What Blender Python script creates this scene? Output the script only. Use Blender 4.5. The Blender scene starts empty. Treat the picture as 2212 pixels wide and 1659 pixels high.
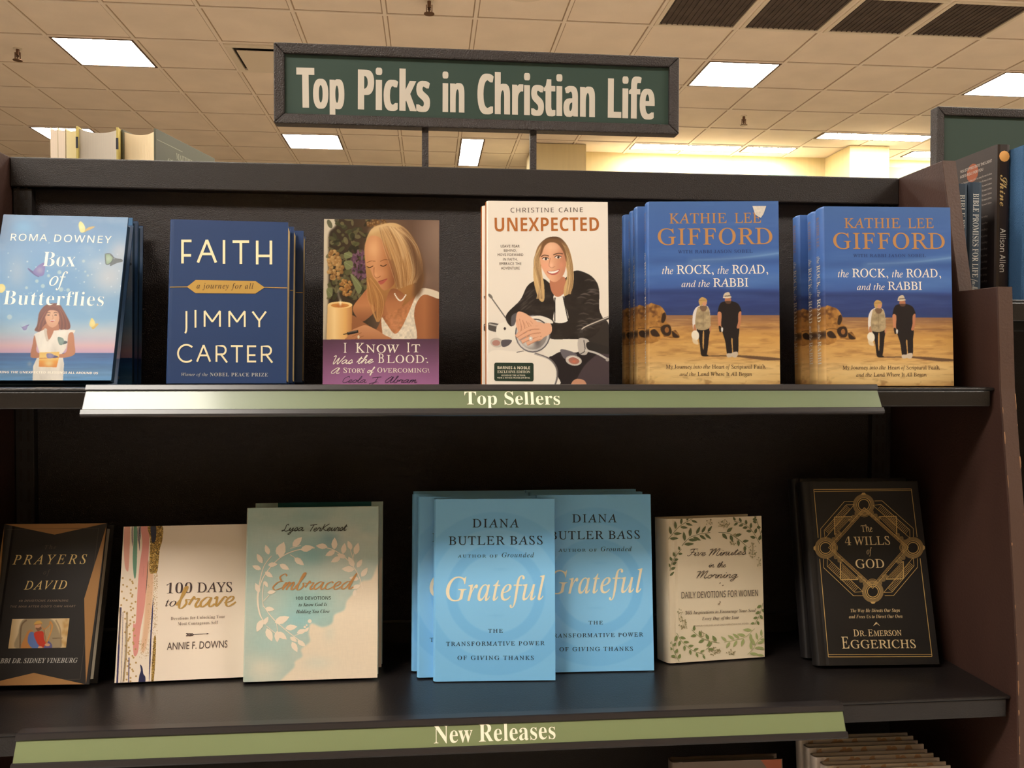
import bpy, math, random
import numpy as np
from mathutils import Vector, Matrix

R = math.radians
SC = bpy.context.scene
COL = SC.collection
# ---------------------------------------------------------------- camera, world, exposure
cam = bpy.data.cameras.new('camera')
cam.sensor_width = 36.0
cam.lens = 1850 / 2212 * 36.0
cam.clip_start = 0.02
cam_o = bpy.data.objects.new('camera', cam)
COL.objects.link(cam_o)
cam_o.rotation_mode = 'YXZ'
cam_o.matrix_world = (Matrix.Rotation(R(-5.52), 4, 'Z') @ Matrix.Rotation(R(90 - 1.1), 4, 'X') @ Matrix.Rotation(R(0.09), 4, 'Z'))
SC.camera = cam_o
world = bpy.data.worlds.new('world')
SC.world = world
world.use_nodes = True
world.node_tree.nodes['Background'].inputs[0].default_value = (1.0, 0.85, 0.65, 1)
world.node_tree.nodes['Background'].inputs[1].default_value = 0.0
SC.view_settings.view_transform = 'Standard'
SC.view_settings.look = 'None'
SC.view_settings.gamma = 1.0
SC.view_settings.use_curve_mapping = False
SC.view_settings.exposure = 0.70
LAMP = 30.0                       # emission of the ceiling panels
LAMP_COL = (1.0, 0.935, 0.84)
WASH = 9.0                       # wall washing tubes at the far wall

# ---------------------------------------------------------------- helpers
def lin(c):
    return tuple(((v / 255) / 12.92 if v <= 10.31 else ((v / 255 + .055) / 1.055) ** 2.4) for v in c[:3])

def mat(name, rgb, rough=.6, spec=.5, metal=0., bump=None, var=None, attr=False, emit=None, coat=0., wave=None):
    """rgb is an sRGB 0-255 triple; bump=(scale,strength), var=(scale,amount)."""
    m = bpy.data.materials.new(name)
    m.use_nodes = True
    nt = m.node_tree
    b = nt.nodes['Principled BSDF']
    c = lin(rgb) + (1,)
    b.inputs['Base Color'].default_value = c
    b.inputs['Roughness'].default_value = rough
    b.inputs['Specular IOR Level'].default_value = spec
    b.inputs['Metallic'].default_value = metal
    if coat:
        b.inputs['Coat Weight'].default_value = coat
        b.inputs['Coat Roughness'].default_value = .12
    m.diffuse_color = c
    tc = None
    if bump or var or wave:
        tc = nt.nodes.new('ShaderNodeTexCoord')
    if attr:
        a = nt.nodes.new('ShaderNodeAttribute')
        a.attribute_name = 'Col'
        nt.links.new(a.outputs['Color'], b.inputs['Base Color'])
    if var:
        n = nt.nodes.new('ShaderNodeTexNoise')
        n.inputs['Scale'].default_value = var[0]
        n.inputs['Detail'].default_value = 5
        if len(var) > 2:
            mp = nt.nodes.new('ShaderNodeMapping')
            mp.inputs['Scale'].default_value = var[2]
            nt.links.new(tc.outputs['Object'], mp.inputs['Vector'])
            nt.links.new(mp.outputs[0], n.inputs['Vector'])
        else:
            nt.links.new(tc.outputs['Object'], n.inputs['Vector'])
        r = nt.nodes.new('ShaderNodeValToRGB')
        k = var[1]
        r.color_ramp.elements[0].position = .3
        r.color_ramp.elements[1].position = .7
        r.color_ramp.elements[0].color = tuple(max(0, v * (1 - k)) for v in c[:3]) + (1,)
        r.color_ramp.elements[1].color = tuple(min(1, v * (1 + k)) for v in c[:3]) + (1,)
        nt.links.new(n.outputs['Fac'], r.inputs['Fac'])
        nt.links.new(r.outputs['Color'], b.inputs['Base Color'])
    if wave:     # fine page lines: (axis, scale, amount)
        w = nt.nodes.new('ShaderNodeTexWave')
        w.bands_direction = wave[0]
        w.inputs['Scale'].default_value = wave[1]
        w.inputs['Distortion'].default_value = 1.5
        r = nt.nodes.new('ShaderNodeValToRGB')
        r.color_ramp.elements[0].color = tuple(v * (1 - wave[2]) for v in c[:3]) + (1,)
        r.color_ramp.elements[1].color = c
        nt.links.new(tc.outputs['Object'], w.inputs['Vector'])
        nt.links.new(w.outputs['Fac'], r.inputs['Fac'])
        nt.links.new(r.outputs['Color'], b.inputs['Base Color'])
    if bump:
        n = nt.nodes.new('ShaderNodeTexNoise')
        n.inputs['Scale'].default_value = bump[0]
        n.inputs['Detail'].default_value = 3
        bp = nt.nodes.new('ShaderNodeBump')
        bp.inputs['Strength'].default_value = bump[1]
        bp.inputs['Distance'].default_value = .002
        nt.links.new(tc.outputs['Object'], n.inputs['Vector'])
        nt.links.new(n.outputs['Fac'], bp.inputs['Height'])
        nt.links.new(bp.outputs['Normal'], b.inputs['Normal'])
    if emit:
        b.inputs['Emission Color'].default_value = tuple(emit[0]) + (1,)
        b.inputs['Emission Strength'].default_value = emit[1]
    return m

def tag(o, label=None, cat=None, group=None, kind=None):
    if label: o['label'] = label
    if cat: o['category'] = cat
    if group: o['group'] = group
    if kind: o['kind'] = kind
    return o

def thing(name, label, cat, loc=(0, 0, 0), rot=(0, 0, 0), group=None):
    o = bpy.data.objects.new(name, None)
    COL.objects.link(o)
    o.empty_display_size = .05
    o.location = loc
    o.rotation_euler = rot
    return tag(o, label, cat, group)

class MB:
    """collects boxes, prisms, tubes into one mesh object"""
    def __init__(s):
        s.v = []; s.f = []; s.m = []
    def add(s, vs, fs, mi=0):
        k = len(s.v)
        s.v += [tuple(v) for v in vs]
        s.f += [tuple(i + k for i in f) for f in fs]
        s.m += [mi] * len(fs)
        return s
    def box(s, x0, x1, y0, y1, z0, z1, mi=0):
        vs = [(x, y, z) for x in (x0, x1) for y in (y0, y1) for z in (z0, z1)]
        return s.add(vs, [(0, 1, 3, 2), (4, 6, 7, 5), (0, 4, 5, 1), (2, 3, 7, 6), (0, 2, 6, 4), (1, 5, 7, 3)], mi)
    def prism(s, poly, axis, a, b, mi=0):
        """extrude a 2D polygon along axis 'x','y' or 'z' from a to b"""
        def P(u, v, t):
            return {'x': (t, u, v), 'y': (u, t, v), 'z': (u, v, t)}[axis]
        n = len(poly)
        vs = [P(u, v, a) for u, v in poly] + [P(u, v, b) for u, v in poly]
        fs = [tuple(range(n))[::-1], tuple(range(n, 2 * n))]
        fs += [(i, (i + 1) % n, n + (i + 1) % n, n + i) for i in range(n)]
        return s.add(vs, fs, mi)
    def disc(s, c, r0, r1, z0, z1, n=32, mi=0):
        """lathe segment around z between (r0,z0) and (r1,z1)"""
        vs = []
        for r, z in ((r0, z0), (r1, z1)):
            vs += [(c[0] + r * math.cos(6.28318 * i / n), c[1] + r * math.sin(6.28318 * i / n), z) for i in range(n)]
        return s.add(vs, [(i, (i + 1) % n, n + (i + 1) % n, n + i) for i in range(n)], mi)
    def build(s, name, mats, parent=None, bevel=0., smooth=False, fixn=True):
        me = bpy.data.meshes.new(name)
        me.from_pydata(s.v, [], s.f)
        for m in (mats if isinstance(mats, (list, tuple)) else [mats]):
            me.materials.append(m)
        if len(me.materials) > 1:
            me.polygons.foreach_set('material_index', s.m)
        if fixn:
            import bmesh
            bm = bmesh.new(); bm.from_mesh(me)
            bmesh.ops.recalc_face_normals(bm, faces=bm.faces)
            bm.to_mesh(me); bm.free()
        if smooth:
            me.polygons.foreach_set('use_smooth', [True] * len(me.polygons))
        o = bpy.data.objects.new(name, me)
        COL.objects.link(o)
        if parent: o.parent = parent
        if bevel:
            b = o.modifiers.new('bevel', 'BEVEL')
            b.width = bevel; b.segments = 2; b.limit_method = 'ANGLE'
        return o

def kids(o):
    return [c for c in COL.objects if c.parent == o]

def copy_tree(o, parent=None):
    c = o.copy()
    COL.objects.link(c)
    c.parent = parent
    for ch in kids(o):
        copy_tree(ch, c)
    return c

# ---------------------------------------------------------------- lettering
ST = {'sans': None, 'serifb': (0x1D400, 0x1D41A, 0x1D7CE), 'it': (0x1D434, 0x1D44E, 0x1D7CE), 'bi': (0x1D468, 0x1D482, 0x1D7CE),
      'bscript': (0x1D4D0, 0x1D4EA, 0), 'sansm': (0x1D5A0, 0x1D5BA, 0x1D7E2), 'sansb': (0x1D5D4, 0x1D5EE, 0x1D7EC), 'sansi': (0x1D608, 0x1D622, 0)}

def sty(s, st):
    t = ST[st]
    if not t: return s
    o = ''
    for c in s:
        if st == 'it' and c == 'h': o += '\u210e'
        elif 'A' <= c <= 'Z': o += chr(t[0] + ord(c) - 65)
        elif 'a' <= c <= 'z': o += chr(t[1] + ord(c) - 97)
        elif c.isdigit() and t[2]: o += chr(t[2] + ord(c) - 48)
        else: o += c
    return o

_tc = {}; _hc = {}
_ts = bpy.data.scenes.new('lettering')     # scratch scene for evaluating letters, removed at the end
def text_mesh(s, st, off=0., sp=1., shear=0.):
    """2D triangles of a run of letters, cap height scaled to 1; returns (verts Nx2, faces, width)"""
    key = (s, st, off, sp, shear)
    if key in _tc: return _tc[key]
    def raw(q):
        cu = bpy.data.curves.new('t', 'FONT')
        cu.body = q; cu.offset = off; cu.resolution_u = 3; cu.space_character = sp
        cu.fill_mode = 'FRONT'
        o = bpy.data.objects.new('t', cu)
        _ts.collection.objects.link(o)
        _ts.view_layers[0].update()
        me = o.evaluated_get(_ts.view_layers[0].depsgraph).to_mesh()
        v = np.array([x.co[:2] for x in me.vertices]) if len(me.vertices) else np.zeros((0, 2))
        f = [tuple(p.vertices) for p in me.polygons]
        o.evaluated_get(_ts.view_layers[0].depsgraph).to_mesh_clear()
        bpy.data.objects.remove(o); bpy.data.curves.remove(cu)
        return v, f
    if (st, off) not in _hc: _hc[st, off] = raw(sty('H', st))[0]
    hv = _hc[st, off]
    v, f = raw(sty(s, st))
    if shear: v[:, 0] += v[:, 1] * shear
    v = (v - np.array([v[:, 0].min(), hv[:, 1].min()])) / (hv[:, 1].max() - hv[:, 1].min())
    _tc[key] = (v, f, v[:, 0].max())
    return _tc[key]

class Flat:
    """a planar face: maps picture points of one close-up view to metres on the face (x right, z up)"""
    def __init__(s, w, h, quad, y=-.0004):
        s.w, s.h, s.y = w, h, y
        src = quad
        dst = [(-w / 2, h), (w / 2, h), (w / 2, 0), (-w / 2, 0)]
        A = []; B = []
        for (x, yy), (X, Y) in zip(src, dst):
            A.append([x, yy, 1, 0, 0, 0, -X * x, -X * yy]); B.append(X)
            A.append([0, 0, 0, x, yy, 1, -Y * x, -Y * yy]); B.append(Y)
        q = np.linalg.solve(np.array(A, float), np.array(B, float))
        s.H = np.append(q, 1).reshape(3, 3)
    def p(s, x, y):
        r = s.H @ np.array([x, y, 1.])
        return r[0] / r[2], r[1] / r[2]
    def pts(s, P):
        P = np.asarray(P, float)
        r = np.c_[P, np.ones(len(P))] @ s.H.T
        return r[:, :2] / r[:, 2:]

class Ink:
    """gathers printed shapes of one colour on a Flat and builds them as one mesh"""
    def __init__(s, fl, y=None):
        s.fl = fl; s.b = MB(); s.y = fl.y if y is None else y
    def lay(s):
        s.k = (getattr(s, 'k', -1) + 1) % 16
        return s.y - s.k * 1.2e-5
    def tri(s, P, F):
        P = s.fl.pts(np.asarray(P, float))
        y = s.lay(); n = len(P)
        s.b.add([(a, y - 1e-5 * i / n, c) for i, (a, c) in enumerate(P)], F)
        return s
    def text(s, t, st, x0, x1, yb, cap, yb1=None, off=0., sp=1., smear=0., slant=0.):
        """run of letters from x0 to x1, baseline at yb (yb1 at the right end), capital height cap (all in close-up units)"""
        if st == 'rom': v, f, w = text_mesh(t, 'it', off, sp, -.27)
        else: v, f, w = text_mesh(t, st, off, sp)
        a = np.array(s.fl.p(x0, yb)); b = np.array(s.fl.p(x1, yb if yb1 is None else yb1))
        c = np.array(s.fl.p(x0, yb - cap))
        up = np.linalg.norm(c - a)
        d = (b - a); L = np.linalg.norm(d); d = d / L
        n = np.array([-d[1], d[0]])
        L2 = L - smear * up
        for k in ([0.] if not smear else np.linspace(0, 1, 7)):
            u = v[:, :1] / w * L2 + v[:, 1:] * slant * up + k * smear * up
            P = a + u * d + v[:, 1:] * up * n
            y = s.lay() if smear else s.y
            s.b.add([(q[0], y, q[1]) for q in P], f)
        return s
    def poly(s, P, smooth=False):
        if smooth: P = crom(P, True)
        s.tri(P, [tuple(range(len(P)))])
        return s
    def line(s, P, wd, smooth=False, closed=False, pen=None, taper=False):
        """ribbon of width wd (close-up units); pen=(angle, ratio) for a broad nib"""
        if smooth: P = crom(P, closed)
        P = np.asarray(P, float)
        if closed: P = np.r_[P, P[:1]]
        n = len(P)
        T = np.gradient(P, axis=0)
        T /= np.maximum(np.linalg.norm(T, axis=1), 1e-6)[:, None]
        N = np.c_[-T[:, 1], T[:, 0]]
        wv = np.full(n, wd / 2.)
        if pen:
            pa = np.array([math.cos(pen[0]), math.sin(pen[0])])
            wv = wd / 2 * (pen[1] + (1 - pen[1]) * np.abs(N @ pa))
        if taper:
            t = np.linspace(0, 1, n)
            wv = wv * np.minimum(1, np.minimum(t, 1 - t) * 6 + .25)
        Q = np.empty((2 * n, 2)); Q[0::2] = P + N * wv[:, None]; Q[1::2] = P - N * wv[:, None]
        s.tri(Q, [(2 * i, 2 * i + 2, 2 * i + 3, 2 * i + 1) for i in range(n - 1)])
        return s
    def dot(s, x, y, r, ry=None, n=12, a=0.):
        ry = ry or r
        ca, sa = math.cos(a), math.sin(a)
        P = []
        for i in range(n):
            u, v = r * math.cos(6.2832 * i / n), ry * math.sin(6.2832 * i / n)
            P.append((x + u * ca - v * sa, y + u * sa + v * ca))
        return s.poly(P)
    def ring(s, x, y, r0, r1, n=48, a0=0., a1=6.28319, k=1.):
        P = []
        for r in (r0, r1):
            P += [(x + r * math.cos(a0 + (a1 - a0) * i / n), y + k * r * math.sin(a0 + (a1 - a0) * i / n)) for i in range(n + 1)]
        s.tri(P, [(i, i + 1, n + 2 + i, n + 1 + i) for i in range(n)])
        return s
    def leaf(s, x, y, L, a, wd=.38):
        """pointed leaf from its base (x,y), length L, angle a (degrees, 0 = right, 90 = up)"""
        a = R(a); dx, dy = math.cos(a), -math.sin(a)
        P = []
        for t, k in ((0, 0), (.2, .75), (.45, 1), (.75, .65), (1, 0), (.75, -.65), (.45, -1), (.2, -.75)):
            P.append((x + dx * L * t - dy * L * wd * k / 2, y + dy * L * t + dx * L * wd * k / 2))
        return s.poly(P)
    def hand(s, t, x0, x1, yb, xh, wd, yb1=None, slant=.3, pen=None):
        """joined handwriting between x0 and x1, x-height xh"""
        yb1 = yb if yb1 is None else yb1
        u = 0.; out = []
        for ch in t:
            if ch == ' ': u += .75; continue
            strokes, adv = CUR[ch]
            for st in strokes:
                out.append([(u + x + y * slant, y) for x, y in st])
            u += adv
        xs = [p[0] for q in out for p in q]
        lo, hi = min(xs), max(xs)
        for q in out:
            P = [(x0 + (x - lo) / (hi - lo) * (x1 - x0), yb + (yb1 - yb) * (x - lo) / (hi - lo) - y * xh) for x, y in q]
            s.line(P, wd, smooth=len(P) > 2, pen=pen, taper=False)
        return s
    def build(s, name, m, parent, clip=True):
        w, h = s.fl.w / 2 - .0003, s.fl.h - .0003      # nothing is printed past the edge
        if clip: s.b.v = [(min(w, max(-w, x)), y, min(h, max(.0003, z))) for x, y, z in s.b.v]
        return s.b.build(name, m, parent, fixn=False)

def crom(P, closed, k=5):
    P = np.asarray(P, float); n = len(P); out = []
    for i in range(n if closed else n - 1):
        p1, p2 = P[i], P[(i + 1) % n]
        p0 = P[i - 1] if closed or i else p1
        p3 = P[(i + 2) % n] if closed or i + 2 < n else p2
        for j in range(k):
            t = j / k
            out.append(.5 * (2 * p1 + (p2 - p0) * t + (2 * p0 - 5 * p1 + 4 * p2 - p3) * t * t + (3 * p1 - p0 - 3 * p2 + p3) * t ** 3))
    if not closed: out.append(P[-1])
    return np.array(out)

CUR = {  # simple joined hand: strokes in x-height units, and the advance
 'a': ([[(.9, .9), (.5, 1), (.1, .5), (.3, 0), (.7, .4), (.9, .95), (.85, .3), (1.05, 0), (1.35, .3)]], 1.2),
 'b': ([[(0, .3), (.35, 1.2), (.55, 2.1), (.35, 2.1), (.25, 1), (.3, .1), (.6, 0), (.85, .45), (.75, .85), (1.15, .8)]], 1.1),
 'c': ([[(.8, .8), (.6, 1), (.2, .75), (.15, .2), (.5, 0), (1, .35)]], .9),
 'd': ([[(.9, .9), (.5, 1), (.1, .5), (.3, 0), (.7, .4), (1.15, 2.1), (.95, .5), (1.05, 0), (1.4, .3)]], 1.25),
 'e': ([[(0, .35), (.5, .5), (.7, .85), (.45, 1), (.15, .6), (.25, .1), (.55, 0), (1, .4)]], .9),
 'f': ([[(0, .3), (.5, 1.2), (.8, 2), (.55, 2.1), (.4, 1), (.25, -.9), (.45, -.8), (.5, 0), (.9, .3)]], .8),
 'g': ([[(.9, .9), (.5, 1), (.1, .5), (.3, .05), (.7, .4), (.9, .95), (.75, -.6), (.4, -1), (.2, -.7), (1.3, .3)]], 1.2),
 'h': ([[(0, .3), (.5, 1.6), (.55, 2.1), (.35, 1.9), (.2, 0)], [(.2, .2), (.5, .9), (.8, .9), (.75, .2), (.9, 0), (1.2, .3)]], 1.1),
 'i': ([[(0, .3), (.3, 1), (.25, .2), (.4, 0), (.7, .3)], [(.3, 1.45), (.42, 1.55)]], .6),
 'k': ([[(0, .3), (.5, 1.6), (.55, 2.1), (.35, 1.9), (.2, 0)], [(.8, 1), (.35, .5), (.85, 0), (1.15, .3)]], 1.1),
 'l': ([[(0, .3), (.5, 1.5), (.5, 2.1), (.3, 1.8), (.2, .4), (.4, 0), (.75, .3)]], .65),
 'm': ([[(0, .4), (.2, 1), (.1, 0)], [(.1, .2), (.45, 1), (.6, .8), (.5, 0)], [(.5, .2), (.9, 1), (1.05, .8), (1, .2), (1.15, 0), (1.45, .3)]], 1.35),
 'n': ([[(0, .4), (.2, 1), (.1, 0)], [(.1, .2), (.5, 1), (.7, .8), (.65, .2), (.8, 0), (1.1, .3)]], 1.),
 'o': ([[(.6, 1), (.2, .7), (.15, .15), (.5, 0), (.8, .4), (.6, 1), (.7, .8), (1.1, .85)]], .95),
 'r': ([[(0, .3), (.25, 1.1), (.4, .85), (.75, .9), (.6, .3), (.75, 0), (1.05, .3)]], .9),
 's': ([[(0, .2), (.45, 1.05), (.7, .4), (.5, 0), (.15, .1), (.9, .25)]], .8),
 't': ([[(0, .3), (.45, 1.8), (.3, .3), (.5, 0), (.8, .3)], [(.1, 1.2), (.75, 1.3)]], .7),
 'u': ([[(0, .4), (.2, 1), (.15, .2), (.4, 0), (.75, .5), (.85, 1), (.8, .2), (.95, 0), (1.25, .3)]], 1.1),
 'v': ([[(0, .8), (.2, 1), (.35, 0), (.8, .95), (1.1, .85)]], .95),
 'w': ([[(0, .8), (.2, 1), (.3, 0), (.65, .8), (.75, 0), (1.2, .95), (1.4, .85)]], 1.3),
 'y': ([[(0, .4), (.2, 1), (.2, .3), (.4, .1), (.8, 1), (.6, -.7), (.3, -1), (.2, -.7), (1.1, .3)]], 1.05),
 'E': ([[(1.1, 1.8), (.8, 2.1), (.4, 1.7), (.75, 1.15), (.95, 1.15), (.4, 1), (.1, .35), (.5, 0), (1.2, .35)]], 1.15),
 'L': ([[(.75, 1.7), (.6, 2.1), (.3, 1.7), (.35, .9), (.1, .15), (-.2, .1), (.1, .3), (.7, 0), (1.3, .3)]], 1.2),
 'T': ([[(-.1, 1.8), (1.4, 2)], [(.75, 1.95), (.5, .6), (.4, 0)]], 1.),
 'K': ([[(.4, 2.1), (.1, 0)], [(1.4, 2.1), (.4, 1), (.9, .2), (1.4, .1)]], 1.3),
 'F': ([[(0, 1.7), (.3, 2), (1.5, 2.1)], [(.8, 2), (.5, .4), (.1, -.1), (-.2, .2)], [(.3, 1.1), (1.1, 1.15)]], 1.1),
 'M': ([[(-.3, 1.8), (0, 2), (.25, 1.9), (.1, 0)], [(.1, .2), (.6, 1.9), (.9, 2), (.7, .1)], [(.75, .3), (1.3, 1.9), (1.6, 2), (1.45, .3), (1.7, 0), (2, .3)]], 1.95),
 'C': ([[(1.2, 1.6), (1, 2.1), (.3, 1.5), (.2, .4), (.6, 0), (1.3, .4)]], 1.25),
 'J': ([[(-.2, 1.6), (.3, 1.9), (1.2, 2)], [(.7, 1.9), (.6, .2), (.2, -.6), (-.1, -.2), (1, .4)]], 1.2),
 'A': ([[(1.2, 1.4), (.8, 2), (.1, .8), (.2, .1), (.7, .3), (1.2, 2), (1.1, .3), (1.3, 0), (1.6, .3)]], 1.5),
 'W': ([[(-.2, 1.9), (.2, 2.1), (.2, .3), (.4, 0), (.9, 1.6), (.9, .3), (1.1, 0), (1.8, 2.1)]], 1.6),
 '.': ([[(0, 0), (.12, .06)]], .5),
}

# ---------------------------------------------------------------- printed pictures: colours per vertex of a fine grid
class Paint:
    def __init__(s, fl, W, H=None, x0=0., x1=1., y0=0., y1=1.):
        """raster over part of a Flat: fractions x0..x1 from the left and y0..y1 from the top"""
        s.fl = fl; s.W = W
        s.X0, s.X1 = -fl.w / 2 + x0 * fl.w, -fl.w / 2 + x1 * fl.w
        s.Z1, s.Z0 = fl.h * (1 - y0), fl.h * (1 - y1)
        s.H = H or max(2, round(W * (s.Z1 - s.Z0) / (s.X1 - s.X0)))
        s.im = np.zeros((s.H, s.W, 3))
        s.rng = np.random.default_rng(7)
        # close-up coordinates of every raster point
        gx, gz = np.meshgrid(np.linspace(s.X0, s.X1, s.W), np.linspace(s.Z1, s.Z0, s.H))
        r = np.c_[gx.ravel(), gz.ravel(), np.ones(gx.size)] @ np.linalg.inv(fl.H).T
        s.cx = (r[:, 0] / r[:, 2]).reshape(s.H, s.W); s.cy = (r[:, 1] / r[:, 2]).reshape(s.H, s.W)
    def px(s, P):
        q = s.fl.pts(P)
        return np.c_[(q[:, 0] - s.X0) / (s.X1 - s.X0) * (s.W - 1), (s.Z1 - q[:, 1]) / (s.Z1 - s.Z0) * (s.H - 1)]
    def col(s, c):
        """a colour, or ('v'|'h', [(pos, colour), ...]) as a ramp down / across the picture"""
        if isinstance(c[0], str):
            a = s.cy if c[0] == 'v' else s.cx
            ps = [p for p, _ in c[1]]
            return np.stack([np.interp(a, ps, [k[i] for _, k in c[1]]) for i in range(3)], -1)
        return np.broadcast_to(np.array(c, float), s.im.shape)
    def mix(s, m, c):
        s.im += (s.col(c) - s.im) * m[..., None]
        return s
    def fill(s, c):
        s.im[:] = s.col(c); return s
    def mask(s, P, soft=0.):
        P = s.px(P); m = np.zeros((s.H, s.W))
        a = np.floor(P.min(0)).astype(int) - 1; b = np.ceil(P.max(0)).astype(int) + 2
        a = np.maximum(a, 0); b = np.minimum(b, [s.W, s.H])
        if (b <= a).any(): return m
        acc = 0
        for ox, oy in ((-.25, -.25), (.25, -.25), (-.25, .25), (.25, .25)):
            gx, gy = np.meshgrid(np.arange(a[0], b[0]) + ox, np.arange(a[1], b[1]) + oy)
            ins = np.zeros(gx.shape, bool)
            for (x1, y1), (x2, y2) in zip(P, np.roll(P, -1, 0)):
                if y1 == y2: continue
                ins ^= ((y1 > gy) != (y2 > gy)) & (gx < (x2 - x1) * (gy - y1) / (y2 - y1) + x1)
            acc = acc + ins * .25
        m[a[1]:b[1], a[0]:b[0]] = acc
        return s.blur(m, soft) if soft else m
    def blur(s, m, r):
        r = r / (s.cx[0, -1] - s.cx[0, 0]) * s.W     # close-up units to raster
        n = max(1, int(r * 2.5)); k = np.exp(-.5 * (np.arange(-n, n + 1) / max(r, .3)) ** 2); k /= k.sum()
        m = np.apply_along_axis(lambda q: np.convolve(np.pad(q, n, 'edge'), k, 'valid'), 0, m)
        return np.apply_along_axis(lambda q: np.convolve(np.pad(q, n, 'edge'), k, 'valid'), 1, m)
    def poly(s, P, c, soft=0., a=1., smooth=True):
        if smooth: P = crom(P, True)
        return s.mix(s.mask(P, soft) * a, c)
    def line(s, P, w, c, a=1., smooth=True, soft=0., taper=False):
        if smooth and len(P) > 2: P = crom(P, False)
        P = np.asarray(P, float); T = np.gradient(P, axis=0); T /= np.maximum(np.linalg.norm(T, axis=1), 1e-6)[:, None]
        N = np.c_[-T[:, 1], T[:, 0]] * w / 2
        if taper:
            t = np.linspace(0, 1, len(P)); N = N * np.clip(np.minimum(t, 1 - t) * 4 + .1, 0, 1)[:, None]
        return s.mix(s.mask(np.r_[P + N, (P - N)[::-1]], soft) * a, c)
    def blob(s, x, y, rx, ry, c, a=1., p=1.):
        d = ((s.cx - x) / rx) ** 2 + ((s.cy - y) / ry) ** 2
        return s.mix(a * np.exp(-d ** p), c)
    def oval(s, x, y, rx, ry, c, a=1., rot=0., soft=0.):
        t = np.linspace(0, 6.2832, 25)[:-1]; ca, sa = math.cos(R(rot)), math.sin(R(rot))
        u, v = rx * np.cos(t), ry * np.sin(t)
        return s.poly(np.c_[x + u * ca - v * sa, y + u * sa + v * ca], c, soft, a, False)
    def noise(s, sx, sy=None):
        """smooth value noise -1..1 with cells of sx x sy close-up units"""
        sy = sy or sx
        x, y = s.cx / sx + 1000, s.cy / sy + 1000
        xi, yi = np.floor(x).astype(int), np.floor(y).astype(int)
        fx, fy = x - xi, y - yi; fx = fx * fx * (3 - 2 * fx); fy = fy * fy * (3 - 2 * fy)
        def h(i, j):
            q = np.sin(i * 127.1 + j * 311.7) * 43758.5453
            return (q - np.floor(q)) * 2 - 1
        return (h(xi, yi) * (1 - fx) + h(xi + 1, yi) * fx) * (1 - fy) + (h(xi, yi + 1) * (1 - fx) + h(xi + 1, yi + 1) * fx) * fy
    def fbm(s, sx, sy=None, n=4):
        sy = sy or sx; o = 0; a = .5
        for i in range(n):
            o = o + a * s.noise(sx / 2 ** i, sy / 2 ** i); a *= .5
        return o
    def grain(s, m, n, k):
        """vary brightness inside mask m by noise n, strength k"""
        s.im *= 1 + (m * n * k)[..., None]
        return s
    def build(s, name, m, parent, y=-.0002):
        W, H = s.W, s.H
        gx, gz = np.meshgrid(np.linspace(s.X0, s.X1, W), np.linspace(s.Z1, s.Z0, H))
        co = np.stack([gx, np.full_like(gx, y), gz], -1).reshape(-1, 3)
        i = np.arange(W * H).reshape(H, W)
        q = np.stack([i[1:, :-1], i[1:, 1:], i[:-1, 1:], i[:-1, :-1]], -1).reshape(-1, 4)
        me = grid_mesh(name, co, q, np.clip(s.im, 0, 255).reshape(-1, 3))
        me.materials.append(m)
        o = bpy.data.objects.new(name, me); COL.objects.link(o); o.parent = parent
        return o

def grid_mesh(name, co, quads, rgb=None):
    me = bpy.data.meshes.new(name)
    me.vertices.add(len(co)); me.vertices.foreach_set('co', co.astype(np.float32).ravel())
    me.loops.add(quads.size); me.loops.foreach_set('vertex_index', quads.astype(np.int32).ravel())
    me.polygons.add(len(quads)); me.polygons.foreach_set('loop_start', np.arange(0, quads.size, 4, dtype=np.int32))
    if rgb is not None:
        c = rgb / 255.; c = np.where(c <= .04045, c / 12.92, ((c + .055) / 1.055) ** 2.4)
        at = me.color_attributes.new('Col', 'FLOAT_COLOR', 'POINT')
        at.data.foreach_set('color', np.c_[c, np.ones(len(c))].astype(np.float32).ravel())
    me.update(calc_edges=True); me.validate()
    return me

# ---------------------------------------------------------------- materials
M = {}
M['ceil'] = mat('ceiling_tile', (238, 225, 208), .95, .2, bump=(160, .35), var=(3, .05))
M['grid'] = mat('ceiling_grid', (238, 226, 210), .6, .3)
M['tile_shade'] = mat('tile_shade_line', (176, 156, 134), .95, .1)
M['shadow_gap'] = mat('dark_gap', (40, 32, 26), .9)
M['fixture'] = mat('lamp_shadow_trim', (96, 72, 48), .5)  # trim ring, coloured dark for the shadow gap around each panel
M['diffuser'] = mat('lamp_diffuser', (255, 250, 240), .4, emit=(LAMP_COL, LAMP))
M['tube'] = mat('lamp_tube', (255, 250, 240), .4, emit=((1.0, .84, .55), WASH))
M['grille'] = mat('return_grille', (84, 74, 68), .8, .3, var=(9, .25))
M['metal_cream'] = mat('cream_metal', (228, 216, 196), .5)
M['wall'] = mat('wall_paint', (224, 208, 164), .85, .2, var=(2, .03, (14, 14, 1)))
M['carpet'] = mat('carpet', (154, 138, 120), 1., .05, var=(60, .18))
M['aisle'] = mat('aisle_bounce_carpet', (172, 168, 165), 1., .05, var=(60, .25))  # unseen floor strip, tone made up for the bounce onto the lower shelf
M['dark'] = mat('bookcase_paint', (34, 27, 25), .5, .45, bump=(900, .45))
M['board'] = mat('bookcase_back', (44, 36, 34), .45, .55, bump=(650, 1.0))
M['shelfm'] = mat('shelf_paint', (29, 25, 24), .33, .5, bump=(500, .12), var=(30, .12, (1, 14, 14)))
M['side'] = mat('bookcase_side', (60, 39, 32), .5, .4, bump=(300, .2), var=(24, .12, (1, 1, .2)))
M['edge'] = mat('bookcase_edge', (80, 57, 46), .55, .4, bump=(300, .2))
M['worn'] = mat('worn_edge', (146, 106, 74), .7)
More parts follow.
